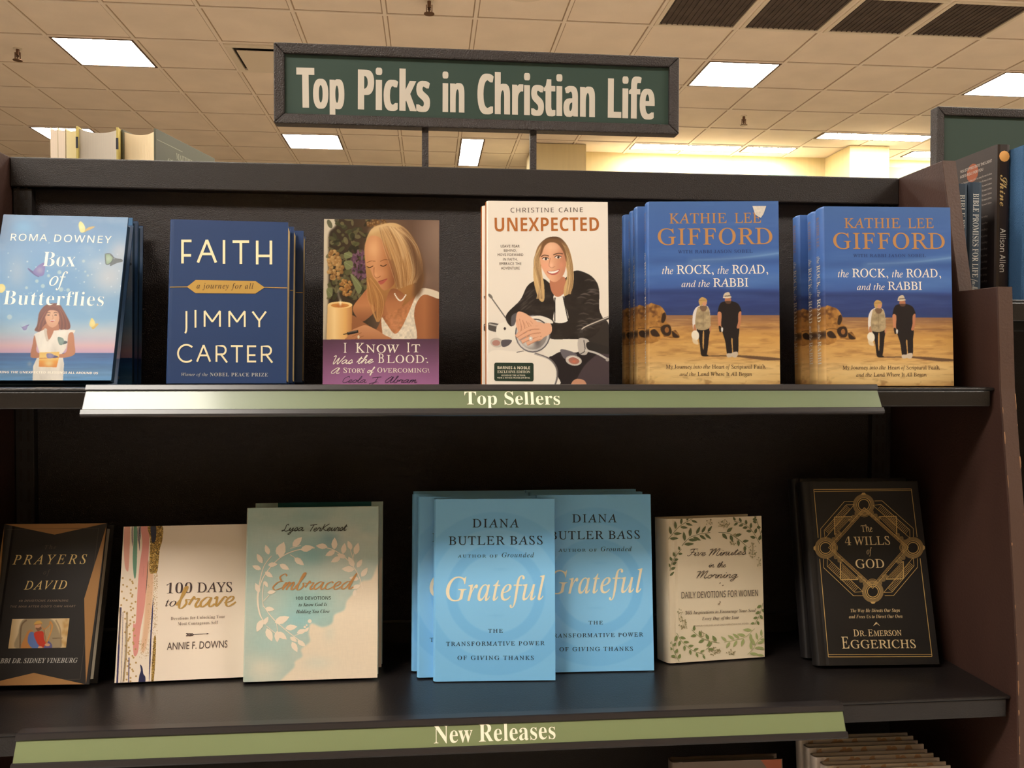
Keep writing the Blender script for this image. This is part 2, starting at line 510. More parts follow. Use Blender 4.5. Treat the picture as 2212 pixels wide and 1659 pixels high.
M['signf'] = mat('sign_frame', (46, 37, 35), .38, .55, bump=(520, 1.0))
M['signg'] = mat('sign_green', (54, 72, 64), .6, .3)
M['signt'] = mat('sign_letters', (206, 197, 183), .6, .2)
M['lab'] = mat('label_green', (108, 120, 88), .34, .5, coat=.28)
M['lab2'] = mat('label_green_matte', (120, 130, 90), .45, .4)
M['labrail'] = mat('label_rail', (44, 40, 40), .3, .5)
M['labt'] = mat('label_letters', (246, 238, 214), .5)
M['white'] = mat('white_plastic', (225, 210, 180), .6)
M['sprk'] = mat('sprinkler_metal', (110, 82, 62), .4, .5, .6)

# ---------------------------------------------------------------- the setting
CZ = 2.378
GX0, GY0, GT = -2.737, 5.869, .61
FLOOR = -1.5
def gx(i): return GX0 + GT * i
def gy(j): return GY0 + GT * j
XL, XR, YF, YB = gx(-18), gx(22), gy(-21), gy(17)
def structure(o):
    o['kind'] = 'structure'; return o
b = MB(); b.box(XL, XR, YF, -3.2, FLOOR - .05, FLOOR, 1); b.box(XL, XR, -3.2, 2.2, FLOOR - .05, FLOOR, 0); b.box(XL, XR, 2.2, YB, FLOOR - .05, FLOOR, 1)
structure(b.build('floor', [M['aisle'], M['carpet']]))
b = MB(); b.box(XL, XR, YF, YB, CZ, CZ + .05)
for i in range(-17, 22):      # shadow lines of the tile reveals, put in as darker coloured strips
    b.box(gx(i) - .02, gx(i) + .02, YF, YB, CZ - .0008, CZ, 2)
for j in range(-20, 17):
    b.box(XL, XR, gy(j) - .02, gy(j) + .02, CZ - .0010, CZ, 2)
for i in range(-17, 22):
    b.box(gx(i) - .012, gx(i) + .012, YF, YB, CZ - .007, CZ, 1)
for j in range(-20, 17):
    b.box(XL, XR, gy(j) - .012, gy(j) + .012, CZ - .0065, CZ, 1)
structure(b.build('ceiling', [M['ceil'], M['grid'], M['tile_shade']]))
b = MB(); b.box(XL - .1, XL, YF, YB, FLOOR, CZ); structure(b.build('wall_left', M['wall']))
b = MB(); b.box(XR, XR + .1, YF, YB, FLOOR, CZ); structure(b.build('wall_right', M['wall']))
b = MB(); b.box(XL, XR, YF - .1, YF, FLOOR, CZ); structure(b.build('wall_front', M['wall']))
b = MB(); b.box(XL, 1.62, YB, YB + .1, FLOOR, CZ); b.box(1.62, XR, 9.36, 9.46, FLOOR, CZ); b.box(1.62, 1.72, 9.46, YB, FLOOR, CZ)
structure(b.build('wall_back', M['wall']))
for nm, x0, x1, y0 in (('column', 1.10, 1.66, 9.03), ('column', 4.46, 4.90, 8.78)):
    b = MB(); b.box(x0, x1, y0, 9.7, FLOOR, CZ - .0075)
    o = structure(b.build(nm, M['wall'])) 
    o.name = 'trim_1' if x0 < 2 else 'trim_2'

# ---------------------------------------------------------------- things on the ceiling
def panel_light(i0, i1, j0, j1, label, group='square ceiling light panels', louvre=False):
    x0, x1, y0, y1 = gx(i0) + .014, gx(i1) - .014, gy(j0) + .014, gy(j1) - .014
    t = thing('ceiling_light', label, 'ceiling light', ((x0 + x1) / 2, (y0 + y1) / 2, CZ), group=group)
    w, d = (x1 - x0) / 2, (y1 - y0) / 2
    b = MB(); e = .016
    for a in ((-w, w, -d, -d + e), (-w, w, d - e, d), (-w, -w + e, -d + e, d - e), (w - e, w, -d + e, d - e)):
        b.box(*a, -.009, -.0005)
    b.build('frame', M['fixture'], t)
    b = MB(); b.box(-w + e, w - e, -d + e, d - e, -.006, -.001)
    b.build('diffuser', M['diffuser'], t)
    if louvre:
        for k in range(1, 8):
            x = -w + 2 * w * k / 8
            b = MB(); b.box(x - .004, x + .004, -d + e, d - e, -.012, -.006)
            b.build('louvre', M['metal_cream'], t)
    return t
SQ = 'square white ceiling light panel '
panel_light(0, 1, 1, 2, SQ + 'at upper left, beside the hanging vent')
panel_light(8, 9, 1, 2, SQ + 'just right of the large green sign')
panel_light(12, 13, 1, 2, SQ + 'at far right, partly behind the second green sign')
panel_light(-2, -1, 5, 6, SQ + 'at far left, low behind the row of books')
panel_light(2, 3, 5, 6, SQ + 'below the left end of the large green sign')
panel_light(5, 5.46, 5, 7, 'narrow ceiling light seen between the two sign posts', 'long ceiling lights')
LG = 'long louvred ceiling light '
panel_light(8, 10, 5.0, 5.45, LG + 'near the far wall, longest one right of the sign', 'long ceiling lights', True)
panel_light(10.02, 11, 5.0, 5.45, LG + 'near the far wall, short one beside the longest', 'long ceiling lights', True)
panel_light(10.95, 12.95, 4.0, 4.45, LG + 'in front of the far column', 'long ceiling lights', True)
panel_light(13.1, 15.1, 5.0, 5.5, LG + 'right of the far column', 'long ceiling lights', True)
panel_light(13.9, 14.4, 3.2, 5.0, 'long ceiling light pointing away, at far right under the second sign', 'long ceiling lights')
for j, ii in ((-4, (-2, 2, 6, 8, 10, 14)), (-7, (-2, 2, 6, 9, 12))):  # unseen panels; some towards the right added to brighten the ceiling there
    for i in ii:
        panel_light(i, i + 1, j, j + 1, 'unseen square ceiling light panel above the next aisle, placed for its light', 'ceiling lights outside the photo')
for i in (-5, -2, 1, 9, 12):  # row read off the shelf shadow; lamps beside the sheen one added for strength
    panel_light(i, i + 2, -11, -10, 'unseen oblong ceiling light panel above the aisle, placed for its light', 'ceiling lights outside the photo')
# wall washing tubes on top of the far cabinets
for x0, x1, y, z in ((2.0, 4.1, 9.20, 1.99), (4.47, 4.93, 8.62, 1.94), (5.1, 6.9, 9.18, 1.98)):
    t = thing('wall_washer', 'fluorescent tube lighting the far wall from below', 'wall light', ((x0 + x1) / 2, y, z), group='wall washing tubes')
    w = (x1 - x0) / 2
    b = MB(); b.prism([(-.05, -.05), (.05, -.05), (.05, -.035), (-.04, -.035), (-.04, .03), (-.05, .03)], 'x', -w, w)
    b.build('trough', M['metal_cream'], t)
    b = MB(); b.prism([(.02 * math.cos(a * .785), .02 * math.sin(a * .785)) for a in range(8)], 'x', -w + .02, w - .02)
    b.build('tube', M['tube'], t)
# dark return air grilles, four in a row
for k, i in enumerate((7, 8, 9, 10)):
    t = thing('ceiling_grille', 'dark square ceiling grille, ' + ('leftmost of the four', 'second from left of the four', 'third from left of the four', 'rightmost of the four, beside the corner')[k], 'ceiling grille',
              (gx(i + .5), gy(-.5), CZ), group='dark ceiling grilles')
    b = MB(); w = GT / 2 - .012; e = .03
    for a in ((-w, w, -w, -w + e), (-w, w, w - e, w), (-w, -w + e, -w + e, w - e), (w - e, w, -w + e, w - e)):
        b.box(*a, -.014, -.0005)
    b.build('frame', M['metal_cream'], t, bevel=.002)
    b = MB(); w -= e; b.box(-w, w, -w, w, -.004, -.001); n = 14
    for q in range(n):
        x = -w + (q + .5) * 2 * w / n
        b.box(x - .004, x + .004, -w, w, -.009, -.004)
    b.build('mesh', M['grille'], t)
# hanging diffuser vent
t = thing('ceiling_vent', 'square air vent with a lowered white panel beside the large green sign', 'air vent', (gx(2.5), gy(1.5), CZ))
b = MB(); w = GT / 2 - .014; e = .05
for a in ((-w, w, -w, -w + e), (-w, w, w - e, w), (-w, -w + e, -w + e, w - e), (w - e, w, -w + e, w - e)):
    b.box(*a, -.02, -.0005)
b.build('frame', M['metal_cream'], t, bevel=.004)
b = MB(); b.box(-w + e, w - e, -w + e, w - e, -.003, -.0005); b.build('duct_opening', M['shadow_gap'], t)
b = MB(); b.box(-w + e + .03, w - e, -w + e + .03, w - e - .004, -.030, -.024)
for sx in (-1, 1):
    for sy in (-1, 1):
        b.box(sx * .15 - .005, sx * .15 + .005, sy * .15 - .005, sy * .15 + .005, -.024, -.003)
b.build('face_plate', M['metal_cream'], t)
# round ceiling speaker
t = thing('ceiling_speaker', 'round white ceiling speaker at the top edge above the green sign', 'speaker', (.607, 5.40, CZ))
b = MB(); b.disc((0, 0), .16, .16, -.012, -.0005, 40).disc((0, 0), .112, .16, -.016, -.012, 40).disc((0, 0), .108, .112, -.010, -.016, 40)
b.build('rim', M['metal_cream'], t, smooth=True)
b = MB(); b.disc((0, 0), 0, .108, -.013, -.010, 40); b.build('mesh', mat('speaker_mesh', (168, 156, 138), .8), t)
# sprinklers
for x, y, lab in ((-3.06, 6.77, 'brown fire sprinkler at the left edge, left of the light panel'), (0., 5.62, 'brown fire sprinkler at the top edge above the green sign'),
                  (2.955, 7.88, 'brown fire sprinkler right of the green sign')):
    t = thing('sprinkler', lab, 'sprinkler', (x, y, CZ), group='ceiling sprinklers')
    b = MB(); b.disc((0, 0), .03, .03, -.006, -.0005, 20).disc((0, 0), 0, .03, -.008, -.006, 20); b.build('escutcheon', M['metal_cream'], t)
    b = MB(); b.disc((0, 0), .012, .012, -.05, -.006, 12).disc((0, 0), .012, .006, -.062, -.05, 12).disc((0, 0), .006, .005, -.085, -.062, 12)
    b.build('nozzle', M['sprk'], t, smooth=True)
    b = MB(); b.disc((0, 0), .034, .034, -.09, -.086, 16).disc((0, 0), 0, .034, -.0905, -.09, 16).disc((0, 0), .034, 0, -.086, -.0855, 16)
    for s_ in (-1, 1):
        b.box(s_ * .018 - .003, s_ * .018 + .003, -.003, .003, -.087, -.03)
    b.build('deflector', M['sprk'], t)

# ---------------------------------------------------------------- signs beyond the far column
t = thing('wall_sign', 'green sign on the far wall right of the column', 'sign', (5.75, 9.345, 2.16))
b = MB(); b.box(-.75, .75, 0, .014, -.13, .13); b.build('board', mat('far_sign', (120, 140, 110), .7), t, bevel=.004)
t = thing('category_sign', 'teal sign just showing above the rail, left of the column', 'sign', (3.9, 9.08, 2.03))
b = MB(); b.box(-.22, .22, -.006, .006, -.08, .08); b.build('board', mat('teal_sign', (90, 150, 130), .6), t, bevel=.003)
b = MB(); b.box(-.01, .01, -.006, .006, -.0915, -.08); b.build('post', M['signf'], t)

# far cabinets under the wall washers
for x0, x1, y0, y1, top, lab in ((1.75, 4.40, 9.0, 9.36, 1.938, 'dark bookcase along the far wall between the columns'),
                           (4.42, 5.0, 8.5, 8.775, 1.888, 'dark bookcase in front of the right far column'), (5.02, 7.2, 9.0, 9.36, 1.928, 'dark bookcase along the far wall right of the column')):
    t = thing('wall_bookcase', lab, 'bookcase', ((x0 + x1) / 2, (y0 + y1) / 2, FLOOR), group='bookcases along the far wall')
    w, d, h = (x1 - x0) / 2, (y1 - y0) / 2, top - FLOOR
    b = MB(); b.box(-w, w, d - .02, d, 0, h); b.build('back_panel', M['board'], t)
    for s_ in (-1, 1):
        b = MB(); b.box(min(s_ * w, s_ * (w - .03)), max(s_ * w, s_ * (w - .03)), -d, d - .02, 0, h); b.build('side_panel', M['side'], t)
    for k in range(8):
        z = .1 + k * (h - .13) / 7
        b = MB(); b.box(-w + .03, w - .03, -d + .01, d - .02, z, z + .03); b.build('shelf', M['dark'], t)

# ---------------------------------------------------------------- the bookcase
XA, XB = -.5656, .70            # inner faces of the side panels
SH1, SH2, SH3 = -.0238, -.3955, -.735
BY = 1.243                      # face of the back panel
case = thing('bookcase', 'dark brown bookcase filling the photo, holding face-out books on its shelves', 'bookcase', (0, 0, 0))
b = MB()
b.box(XA, XB, BY, BY + .014, -.366, .27)
b.build('back_panel', M['board'], case)
b = MB(); b.box(XA, XB, BY - .008, BY + .014, FLOOR + .1, -.3675); b.build('back_panel', M['dark'], case, bevel=.0015)
b = MB(); b.box(XA, XB, 1.2247, 1.262, .2445, .2845)
b.build('top_rail', M['dark'], case, bevel=.002)
prof = [(1.60, .2847), (1.118, .2847), (1.0783, .1025), (1.0, .1010), (.9924, -.025), (.9735, -.171), (.9562, -.349), (.9505, -.477), (.93, -.75), (.90, FLOOR), (1.60, FLOOR)]
for s_ in (0, 1):
    x0, x1 = (XB, XB + .0195) if s_ else (XA - .0195, XA)
    b = MB(); b.prism(prof, 'x', x0, x1)
    sp = b.build('side_panel', M['side'], case, bevel=.0012)
    # edge banding on the front edge, with rubbed arrises
    fe = prof[1:9]
    b = MB(); e = .0006
    n = len(fe)
    out = [(y - .0012, z) for y, z in fe]
    for (p, q) in ((0, 1), (2, 3), (3, 4), (4, 5), (5, 6), (6, 7)):
        (ya, za), (yb, zb) = out[p], out[q]
        b.add([(x0 + e, ya, za), (x1 - e, ya, za), (x1 - e, yb, zb), (x0 + e, yb, zb),
               (x0 + e, ya + .0012, za), (x1 - e, ya + .0012, za), (x1 - e, yb + .0012, zb), (x0 + e, yb + .0012, zb)],
              [(0, 1, 2, 3), (4, 5, 6, 7), (0, 1, 5, 4), (2, 3, 7, 6), (0, 3, 7, 4), (1, 2, 6, 5)])
    b.build('edge_band', M['edge'], sp)
    # chipped places along the outer arris
    rnd = random.Random(4)
    b = MB()
    for k in range(70):
        q = rnd.choice([3, 4, 5, 5, 6, 6]); (ya, za), (yb, zb) = out[q], out[q + 1]
        t0 = rnd.random() * .9; L = min(.1, rnd.random() ** 2 * .03 / abs(zb - za) + .008)
        xx = x1 - .0009 if rnd.random() < .8 else x0 + .0009
        wv = .0004 + rnd.random() * .0007
        y0_, z0_ = ya + (yb - ya) * t0, za + (zb - za) * t0
        y1_, z1_ = ya + (yb - ya) * (t0 + L), za + (zb - za) * (t0 + L)
        d_ = -.0002
        b.add([(xx - wv, y0_ + d_, z0_), (xx + wv * .6, y0_ + d_, z0_), (xx + wv, (y0_ + y1_) / 2 + d_, (z0_ + z1_) / 2), (xx, y1_ + d_, z1_), (xx - wv * .7, y1_ + d_, z1_)], [(0, 1, 2, 3, 4)])
    tag(b.build('chipped_paint', M['worn'], sp, fixn=False), kind='stuff')
def shelf(front, top, th, xa=XA, xb=XB, parent=case, back=None):
    b = MB()
    bk = back or BY - .009
    b.box(xa + .001, xb - .001, front, bk, top - .004, top)                  # deck
    b.box(xa + .001, xb - .006, front, front + .016, top - th, top - .004)   # folded front lip
    b.box(xa + .012, xb - .012, bk - .012, bk, top - th, top - .004)
    return b.build('shelf', M['shelfm'], parent, bevel=.0015)
shelf(1.0011, SH1, .0235); shelf(.9643, SH2, .0255); shelf(.945, SH3, .0255)
# slotted uprights in the back corners
for x in (XA + .014, XB - .024):
    b = MB(); b.box(x - .012, x + .012, BY - .013, BY - .0005, -.365, .243)
    up = b.build('slotted_upright', M['dark'], case, bevel=.0008)
    b = MB()
    for k in range(22):
        z = -.35 + k * .0275
        for dx in (-.005, .005):
            b.box(x + dx - .0018, x + dx + .0018, BY - .0134, BY - .0128, z, z + .017)
    b.build('slot', M['shadow_gap'], up)
# shelf on the far side of the rail, and the base
b = MB(); b.box(XA, XB, 1.262, 1.62, .085, .107); b.build('shelf', M['dark'], case)
b = MB(); b.box(XA, XB, .93, 1.59, FLOOR, FLOOR + .1); b.build('base', M['dark'], case)

# ---------------------------------------------------------------- the neighbouring bay on the right
bay = thing('bookcase', 'dark bookcase beyond the right side panel, holding books spine out', 'bookcase', (0, 0, 0))
NX = 1.90; N0 = XB + .0205
b = MB(); b.box(N0, NX, 1.42, 1.434, FLOOR, .27); b.build('back_panel', M['board'], bay)
b = MB(); b.box(N0, NX, 1.40, 1.44, .2703, .2845); b.build('top_rail', M['dark'], bay)
b = MB(); b.prism(prof, 'x', NX, NX + .0195); b.build('side_panel', M['side'], bay)
shelf(1.105, .0945, .030, N0, NX, bay, 1.419)
shelf(1.0, -.28, .024, N0, NX, bay, 1.419)
shelf(.95, -.70, .024, N0, NX, bay, 1.419)
b = MB(); b.box(N0, NX, .93, 1.418, FLOOR, FLOOR + .1); b.build('base', M['dark'], bay)

# ---------------------------------------------------------------- shelf edge labels
def label_strip(nm, label, x0, x1, zt, zb, yt, yb, text, quad, tx, mat_i, tilt=0.):
    """sloping ticket strip clipped to a shelf front: channel, insert and its lettering"""
    t = thing('shelf_label', label, 'shelf label', ((x0 + x1) / 2, yt, zt), (0, tilt, 0), group='shelf edge labels')
    w = (x1 - x0) / 2; dz = zb - zt; dy = yb - yt
    def P(f, o):        # point f of the way down the face, o metres proud of it
        L = math.hypot(dy, dz); ny, nz = dz / L, -dy / L    # outward (towards the aisle)
        return (dy * f + ny * o, dz * f + nz * o)
    back = -.0016
    b = MB()
    b.prism([P(-.02, back), P(-.02, .0016), P(.02, .0030), P(.17, .0030), P(.20, .0018), P(.19, .0), P(.81, .0), P(.80, .0018), P(.84, .0034), P(.98, .0034), P(1.02, .0016), P(1.02, back)], 'x', -w, w)
    # clip over the shelf
    b.prism([P(-.02, back), P(-.02, .0005), (.012, .0008), (.012, .0), (.0015, -.0005)], 'x', -w, w)
    b.build('channel', M['labrail'], t)
    b = MB()
    a, c = P(.165, .0004), P(.835, .0004); a2, c2 = P(.165, .0010), P(.835, .0010)
    b.prism([a, c, c2, a2], 'x', -w + .001, w - .001)
    ins = b.build('insert', mat_i, t)
    # lettering lies on the insert
    L = math.hypot(dy, dz) * .67
    fl = Flat(2 * w, L, quad, y=0)
    ink = Ink(fl); ink.text(text, 'serifb', *tx, off=-.004)
    T = Matrix(((1, 0, 0, 0), (0, 0, 0, 0), (0, 0, 0, 0), (0, 0, 0, 1)))
    uy, uz = (a2[0] - c2[0]) / L, (a2[1] - c2[1]) / L
    oy, oz = c2[0] + (dz / math.hypot(dy, dz)) * .0003, c2[1] - (dy / math.hypot(dy, dz)) * .0003
    ink.b.v = [(x, oy + z * uy, oz + z * uz) for x, y, z in ink.b.v]
    ink.build('lettering', M['labt'], ins, clip=False)
    return t
label_strip('top', "long green shelf label reading 'Top Sellers' on the upper shelf edge", -.3768, .5375, -.0208, -.0535, .988, .9693, 'Top Sellers',
            [(189, 844), (1891, 845), (1900, 886), (181, 886)], (975, 1181, 875.5, 27, 876.5), M['lab'])
label_strip('new', "long green shelf label reading 'New Releases' on the lower shelf edge", -.4375, .480, -.3924, -.4255, .952, .938, 'New Releases',
            [(39, 1601), (1812, 1530), (1823, 1580), (33, 1645)], (833, 1100, 1606, 35, 1596), M['lab2'], R(.12))

# ---------------------------------------------------------------- signs on posts
def top_sign(label, x0, x1, y, z0, z1, letters, posts, zp, quad):
    t = thing('category_sign', label, 'sign', ((x0 + x1) / 2, y, z0))
    w, h = (x1 - x0) / 2, z1 - z0
    b = MB(); f = .0145; d = .022
    # mitred frame
    for A, B, C_, D in (((-w, 0), (w, 0), (w - f, f), (-w + f, f)), ((w, 0), (w, h), (w - f, h - f), (w - f, f)),
                       ((w, h), (-w, h), (-w + f, h - f), (w - f, h - f)), ((-w, h), (-w, 0), (-w + f, f), (-w + f, h - f))):
        q = [A, B, C_, D]
        m_ = ((A[0] + C_[0]) / 2, (A[1] + C_[1]) / 2)
        vs = [(p[0], yy, p[1]) for yy in (0, d) for p in q]
        vs[2] = (q[2][0], .002, q[2][1]); vs[3] = (q[3][0], .002, q[3][1])
        b.add(vs, [(0, 1, 2, 3), (4, 5, 6, 7), (0, 1, 5, 4), (1, 2, 6, 5), (2, 3, 7, 6), (3, 0, 4, 7)])
    b.build('frame', M['signf'], t, bevel=.0018)
    b = MB(); b.box(-w + f - .001, w - f + .001, .007, .012, f - .001, h - f + .001)
    pn = b.build('panel', M['signg'], t)
    for px in posts:
        b = MB(); b.box(px - .0047, px + .0047, .007, .015, zp - z0, .004)
        b.build('post', M['signf'], t)
    if letters:
        fl = Flat(2 * w, h, quad, y=.0066)
        ink = Ink(fl)
        for a in letters: ink.text(*a[:-1], **a[-1])
        ink.build('lettering', M['signt'], pn)
    return t
S_ = 2.4578   # close-up 2 of the sign: origin (580,60)
K = dict(smear=.06, off=-.008)
# (text, font, x0, x1, baseline left, cap height, baseline right)
let = [('T', 'sansb', 148, 244, 416, 214, 418, dict(smear=.05, off=0)), ('op', 'sansb', 235, 402, 419, 204, 424, K), ('Picks', 'sansb', 473, 857, 426, 213, 440, K),
       ('in', 'sansb', 923, 1040, 441, 203, 445, K), ('Christian', 'sansb', 1109, 1733, 450, 212, 470, K), ('Life', 'sansb', 1801, 2049, 473, 210, 482, K)]
top_sign("large green sign on two posts reading 'Top Picks in Christian Life'", -.2172, .3652, 1.235, .3432, .4558, let, (-.0797, .0766), .27,
         [(24, 72), (2183, 157), (2170, 567), (30, 503)])
top_sign('blank edge of a second green sign cut off by the right edge of the photo', .8725, 1.45, 1.408, .342, .452, None, (-.075, .075), .27, None)

# ---------------------------------------------------------------- books: builders
M['page'] = mat('page_edges', (226, 206, 176), .9, .2, wave=('Y', 260, .25))
M['page_gold'] = mat('page_edges_cream', (214, 186, 128), .85, .2, wave=('Y', 260, .2))
M['page_grey'] = mat('page_edges_grey', (196, 184, 164), .9, .2, wave=('Y', 260, .25))
M['page_teal'] = mat('page_edges_teal', (30, 92, 96), .7, .3)
M['art'] = mat('printed_cover', (128, 128, 128), .38, .45, attr=True)
M['art_gloss'] = mat('printed_gloss_cover', (128, 128, 128), .2, .5, attr=True, coat=.35)
M['art_matte'] = mat('printed_matte_cover', (128, 128, 128), .6, .3, attr=True)
_inks = {}
def ink(rgb, rough=.5, metal=0.):
    k = (rgb, rough, metal)
    if k not in _inks:
        _inks[k] = mat('print_%d_%d_%d' % rgb, rgb, rough, .4, metal)
    return _inks[k]

def book_parts(root, w, h, t, style, cm, pm, skew=0., board=.0024, paint=None, bulge=.003, lip=.0035, fore=None):
    """style: 'jacket' (smooth wrapped hardcover), 'case' (hinge groove by the spine), 'paper' (paperback).
    origin: middle of the bottom front edge; front faces -y"""
    def sk(x, y): return x + skew * y / t
    o = []                                     # outer outline from the front fore-edge round the spine to the back
    l, r = -w / 2, w / 2
    if style == 'paper':
        board, bulge, lip = .0007, 0., .0003
        o = [(r, 0), (l + .0008, 0), (l, .0008), (l, t - .0008), (l + .0008, t), (r, t)]
        i_ = [(r, t - board), (l + board, t - board), (l + board, board), (r, board)]
    else:
        e = .0035
        front = [(r, 0)]
        if style == 'case':
            front += [(l + .013, 0), (l + .0095, .0011), (l + .006, .0002)]
        front += [(l + e, 0)]
        arc = [(l + e - (e + bulge) * math.sin(a), t / 2 - t / 2 * math.cos(a)) for a in [math.pi * k / 10 for k in range(1, 10)]]
        # flatten the arc towards a rounded rectangle
        arc = [(l + e - (e + bulge) * (abs(math.sin(a)) ** .55), t / 2 - t / 2 * math.copysign(abs(math.cos(a)) ** .8, math.cos(a))) for a in [math.pi * k / 14 for k in range(1, 14)]]
        back = [(l + e, t)] + ([(l + .006, t - .0002), (l + .0095, t - .0011), (l + .013, t)] if style == 'case' else []) + [(r, t)]
        o = front + arc + back
        i_ = [(r, t - board), (l + e, t - board)] + [(l + e - (e + bulge - board) * (abs(math.sin(a)) ** .6), t / 2 + (t / 2 - board) * math.cos(a)) for a in [math.pi * k / 8 for k in range(1, 8)]] + [(l + e, board), (r, board)]
    cname = 'jacket' if style == 'jacket' else 'cover'
    if paint is None:
        b = MB(); b.prism([(sk(x, y), y) for x, y in o + i_], 'z', 0, h)
        cov = b.build(cname, cm, root)
    else:                                       # printed all round: rows of vertices coloured by paint(side, z)
        nz = 90
        ring = o + i_; n = len(ring)
        co = []; cl = []
        for k in range(nz + 1):
            z = h * k / nz
            for q, (x, y) in enumerate(ring):
                co.append((sk(x, y), y, z)); cl.append(paint(q < len(o), x, y, z))
        qd = [(k * n + q, (k * n + (q + 1) % n), (k + 1) * n + (q + 1) % n, (k + 1) * n + q) for k in range(nz) for q in range(n)]
        me = grid_mesh(cname, np.array(co), np.array(qd), np.array(cl, float))
        import bmesh
        bm = bmesh.new(); bm.from_mesh(me); bm.verts.ensure_lookup_table()
        bm.faces.new([bm.verts[q] for q in range(n)]); bm.faces.new([bm.verts[nz * n + q] for q in range(n)])
        bmesh.ops.recalc_face_normals(bm, faces=bm.faces); bm.to_mesh(me); bm.free()
        me.materials.append(cm)
        cov = bpy.data.objects.new(cname, me); COL.objects.link(cov); cov.parent = root
    b = MB()
    y0, y1 = board + .0001, t - board - .0001
    inset = lip if style != 'paper' else .0004
    fo = inset if fore is None else fore
    n = 6; P = [(r - fo, y0)]
    if style != 'paper':
        P = [(r - fo - .0025 * (fore is None) * math.sin(math.pi * k / n), y0 + (y1 - y0) * k / n) for k in range(n + 1)]
        P += [(l + .003, y1), (l + .001, t / 2), (l + .003, y0)]
    else:
        P += [(r - fo, y1), (l + board + .0002, y1), (l + board + .0002, y0)]
    b.prism([(sk(x, y), y) for x, y in P], 'z', inset, h - inset)
    b.build('page_block', pm, root)
    return cov

BK = {}
def set_book(key, name, label, cat, x, y, rz, lean, w, h, t, base, style, cm, pm, group=None, **kw):
    l = R(lean)
    root = thing(name, label, cat, (x, y, base + t * math.sin(l)), (-l, 0, R(rz)), group)
    BK[key] = (root, book_parts(root, w, h, t, style, cm, pm, **kw))
    return BK[key]
def again(key, label, dx, dy, drz=0., lean=None, group=None):
    """another copy of a book, shifted from the first"""
    src = BK[key][0]
    c = copy_tree(src)
    t = SIZES[key][6]
    l0 = -src.rotation_euler[0]; l = l0 if lean is None else R(lean)
    c.location = src.location + Vector((dx, dy, t * (math.sin(l) - math.sin(l0))))
    c.rotation_euler = (-l, 0, src.rotation_euler[2] + R(drz))
    c['label'] = label
    if group: c['group'] = group
    return c
# x, y of the bottom front edge, turn, lean, width, height, thickness, corners of the front in the photo
SIZES = {
'butter':(-0.4540,1.0657,1.98,18.72,0.1487,0.2184,0.024,[(7.9, 463.3), (277.0, 469.5), (240.0, 821.6), (-47.3, 821.7)]),
'faith':(-0.2452,1.0728,3.12,7.53,0.1401,0.2039,0.030,[(370.2, 473.6), (622.4, 480.3), (618.6, 828.1), (360.8, 828.4)]),
'blood':(-0.0619,1.1135,-2.16,4.28,0.1487,0.2159,0.010,[(700.2, 473.0), (948.8, 475.9), (948.2, 832.3), (696.8, 832.2)]),
'unexp':(0.1487,1.0595,-3.00,4.47,0.1516,0.2329,0.022,[(1054.5, 433.7), (1312.8, 436.3), (1316.2, 832.4), (1054.6, 832.2)]),
'rock1':(0.3578,1.0485,-7.02,3.47,0.1635,0.2341,0.026,[(1401.8, 435.5), (1681.5, 434.5), (1685.4, 833.1), (1403.2, 832.5)]),
'rock2':(0.5788,1.0286,-3.49,3.39,0.1629,0.2276,0.026,[(1780.1, 445.8), (2052.4, 448.0), (2060.5, 833.5), (1786.0, 833.3)]),
'prayers':(-0.4779,1.0871,-2.34,16.74,0.1276,0.1958,0.026,[(9.7, 1133.8), (231.2, 1131.9), (192.1, 1480.4), (-40.8, 1484.7)]),
'days':(-0.3110,1.1007,2.24,12.32,0.1557,0.1914,0.016,[(267.4, 1137.9), (537.8, 1131.8), (527.4, 1462.6), (247.4, 1475.4)]),
'embraced':(-0.1475,1.0876,0.19,7.82,0.1640,0.2146,0.022,[(536.7, 1097.7), (817.4, 1093.7), (815.1, 1463.6), (527.8, 1473.4)]),
'grateF':(0.0829,1.0676,-3.35,5.2,0.1513,0.2275,0.013,[(941.8, 1077.0), (1197.8, 1075.9), (1199.7, 1467.4), (940.2, 1470.6)]),
'five':(0.3872,1.1142,5.66,3.73,0.1360,0.1909,0.030,[(1442.2, 1121.5), (1644.7, 1114.5), (1652.0, 1418.9), (1448.1, 1433.0)]),
'wills':(0.5889,1.0661,-2.88,14.67,0.1610,0.2414,0.022,[(1740.9, 1038.4), (1988.3, 1041.7), (2029.8, 1437.0), (1770.1, 1436.0)]),
}
VIEW = {'butter': (0, 440, 4.045), 'faith': (340, 460, 4.2545), 'blood': (680, 460, 4.253), 'unexp': (1020, 420, 3.858), 'rock1': (1340, 420, 3.859),
        'prayers': (0, 1100, 4.146), 'days': (230, 1110, 4.255), 'embraced': (510, 1060, 3.7706), 'grateF': (870, 1040, 3.607), 'five': (1400, 1090, 4.482), 'wills': (1710, 1010, 3.686)}
def face(key, y=-.0004):
    s = SIZES[key]; ox, oy, k = VIEW[key]
    return Flat(s[4], s[5], [((x - ox) * k, (yy - oy) * k) for x, yy in s[7]], y)
def place(key, name, label, cat, base, style, cm, pm, group=None, **kw):
    s = SIZES[key]
    return set_book(key, name, label, cat, *s[:7], base, style, cm, pm, group, **kw)

# ================================================================ upper shelf
CREAM = (246, 232, 190)
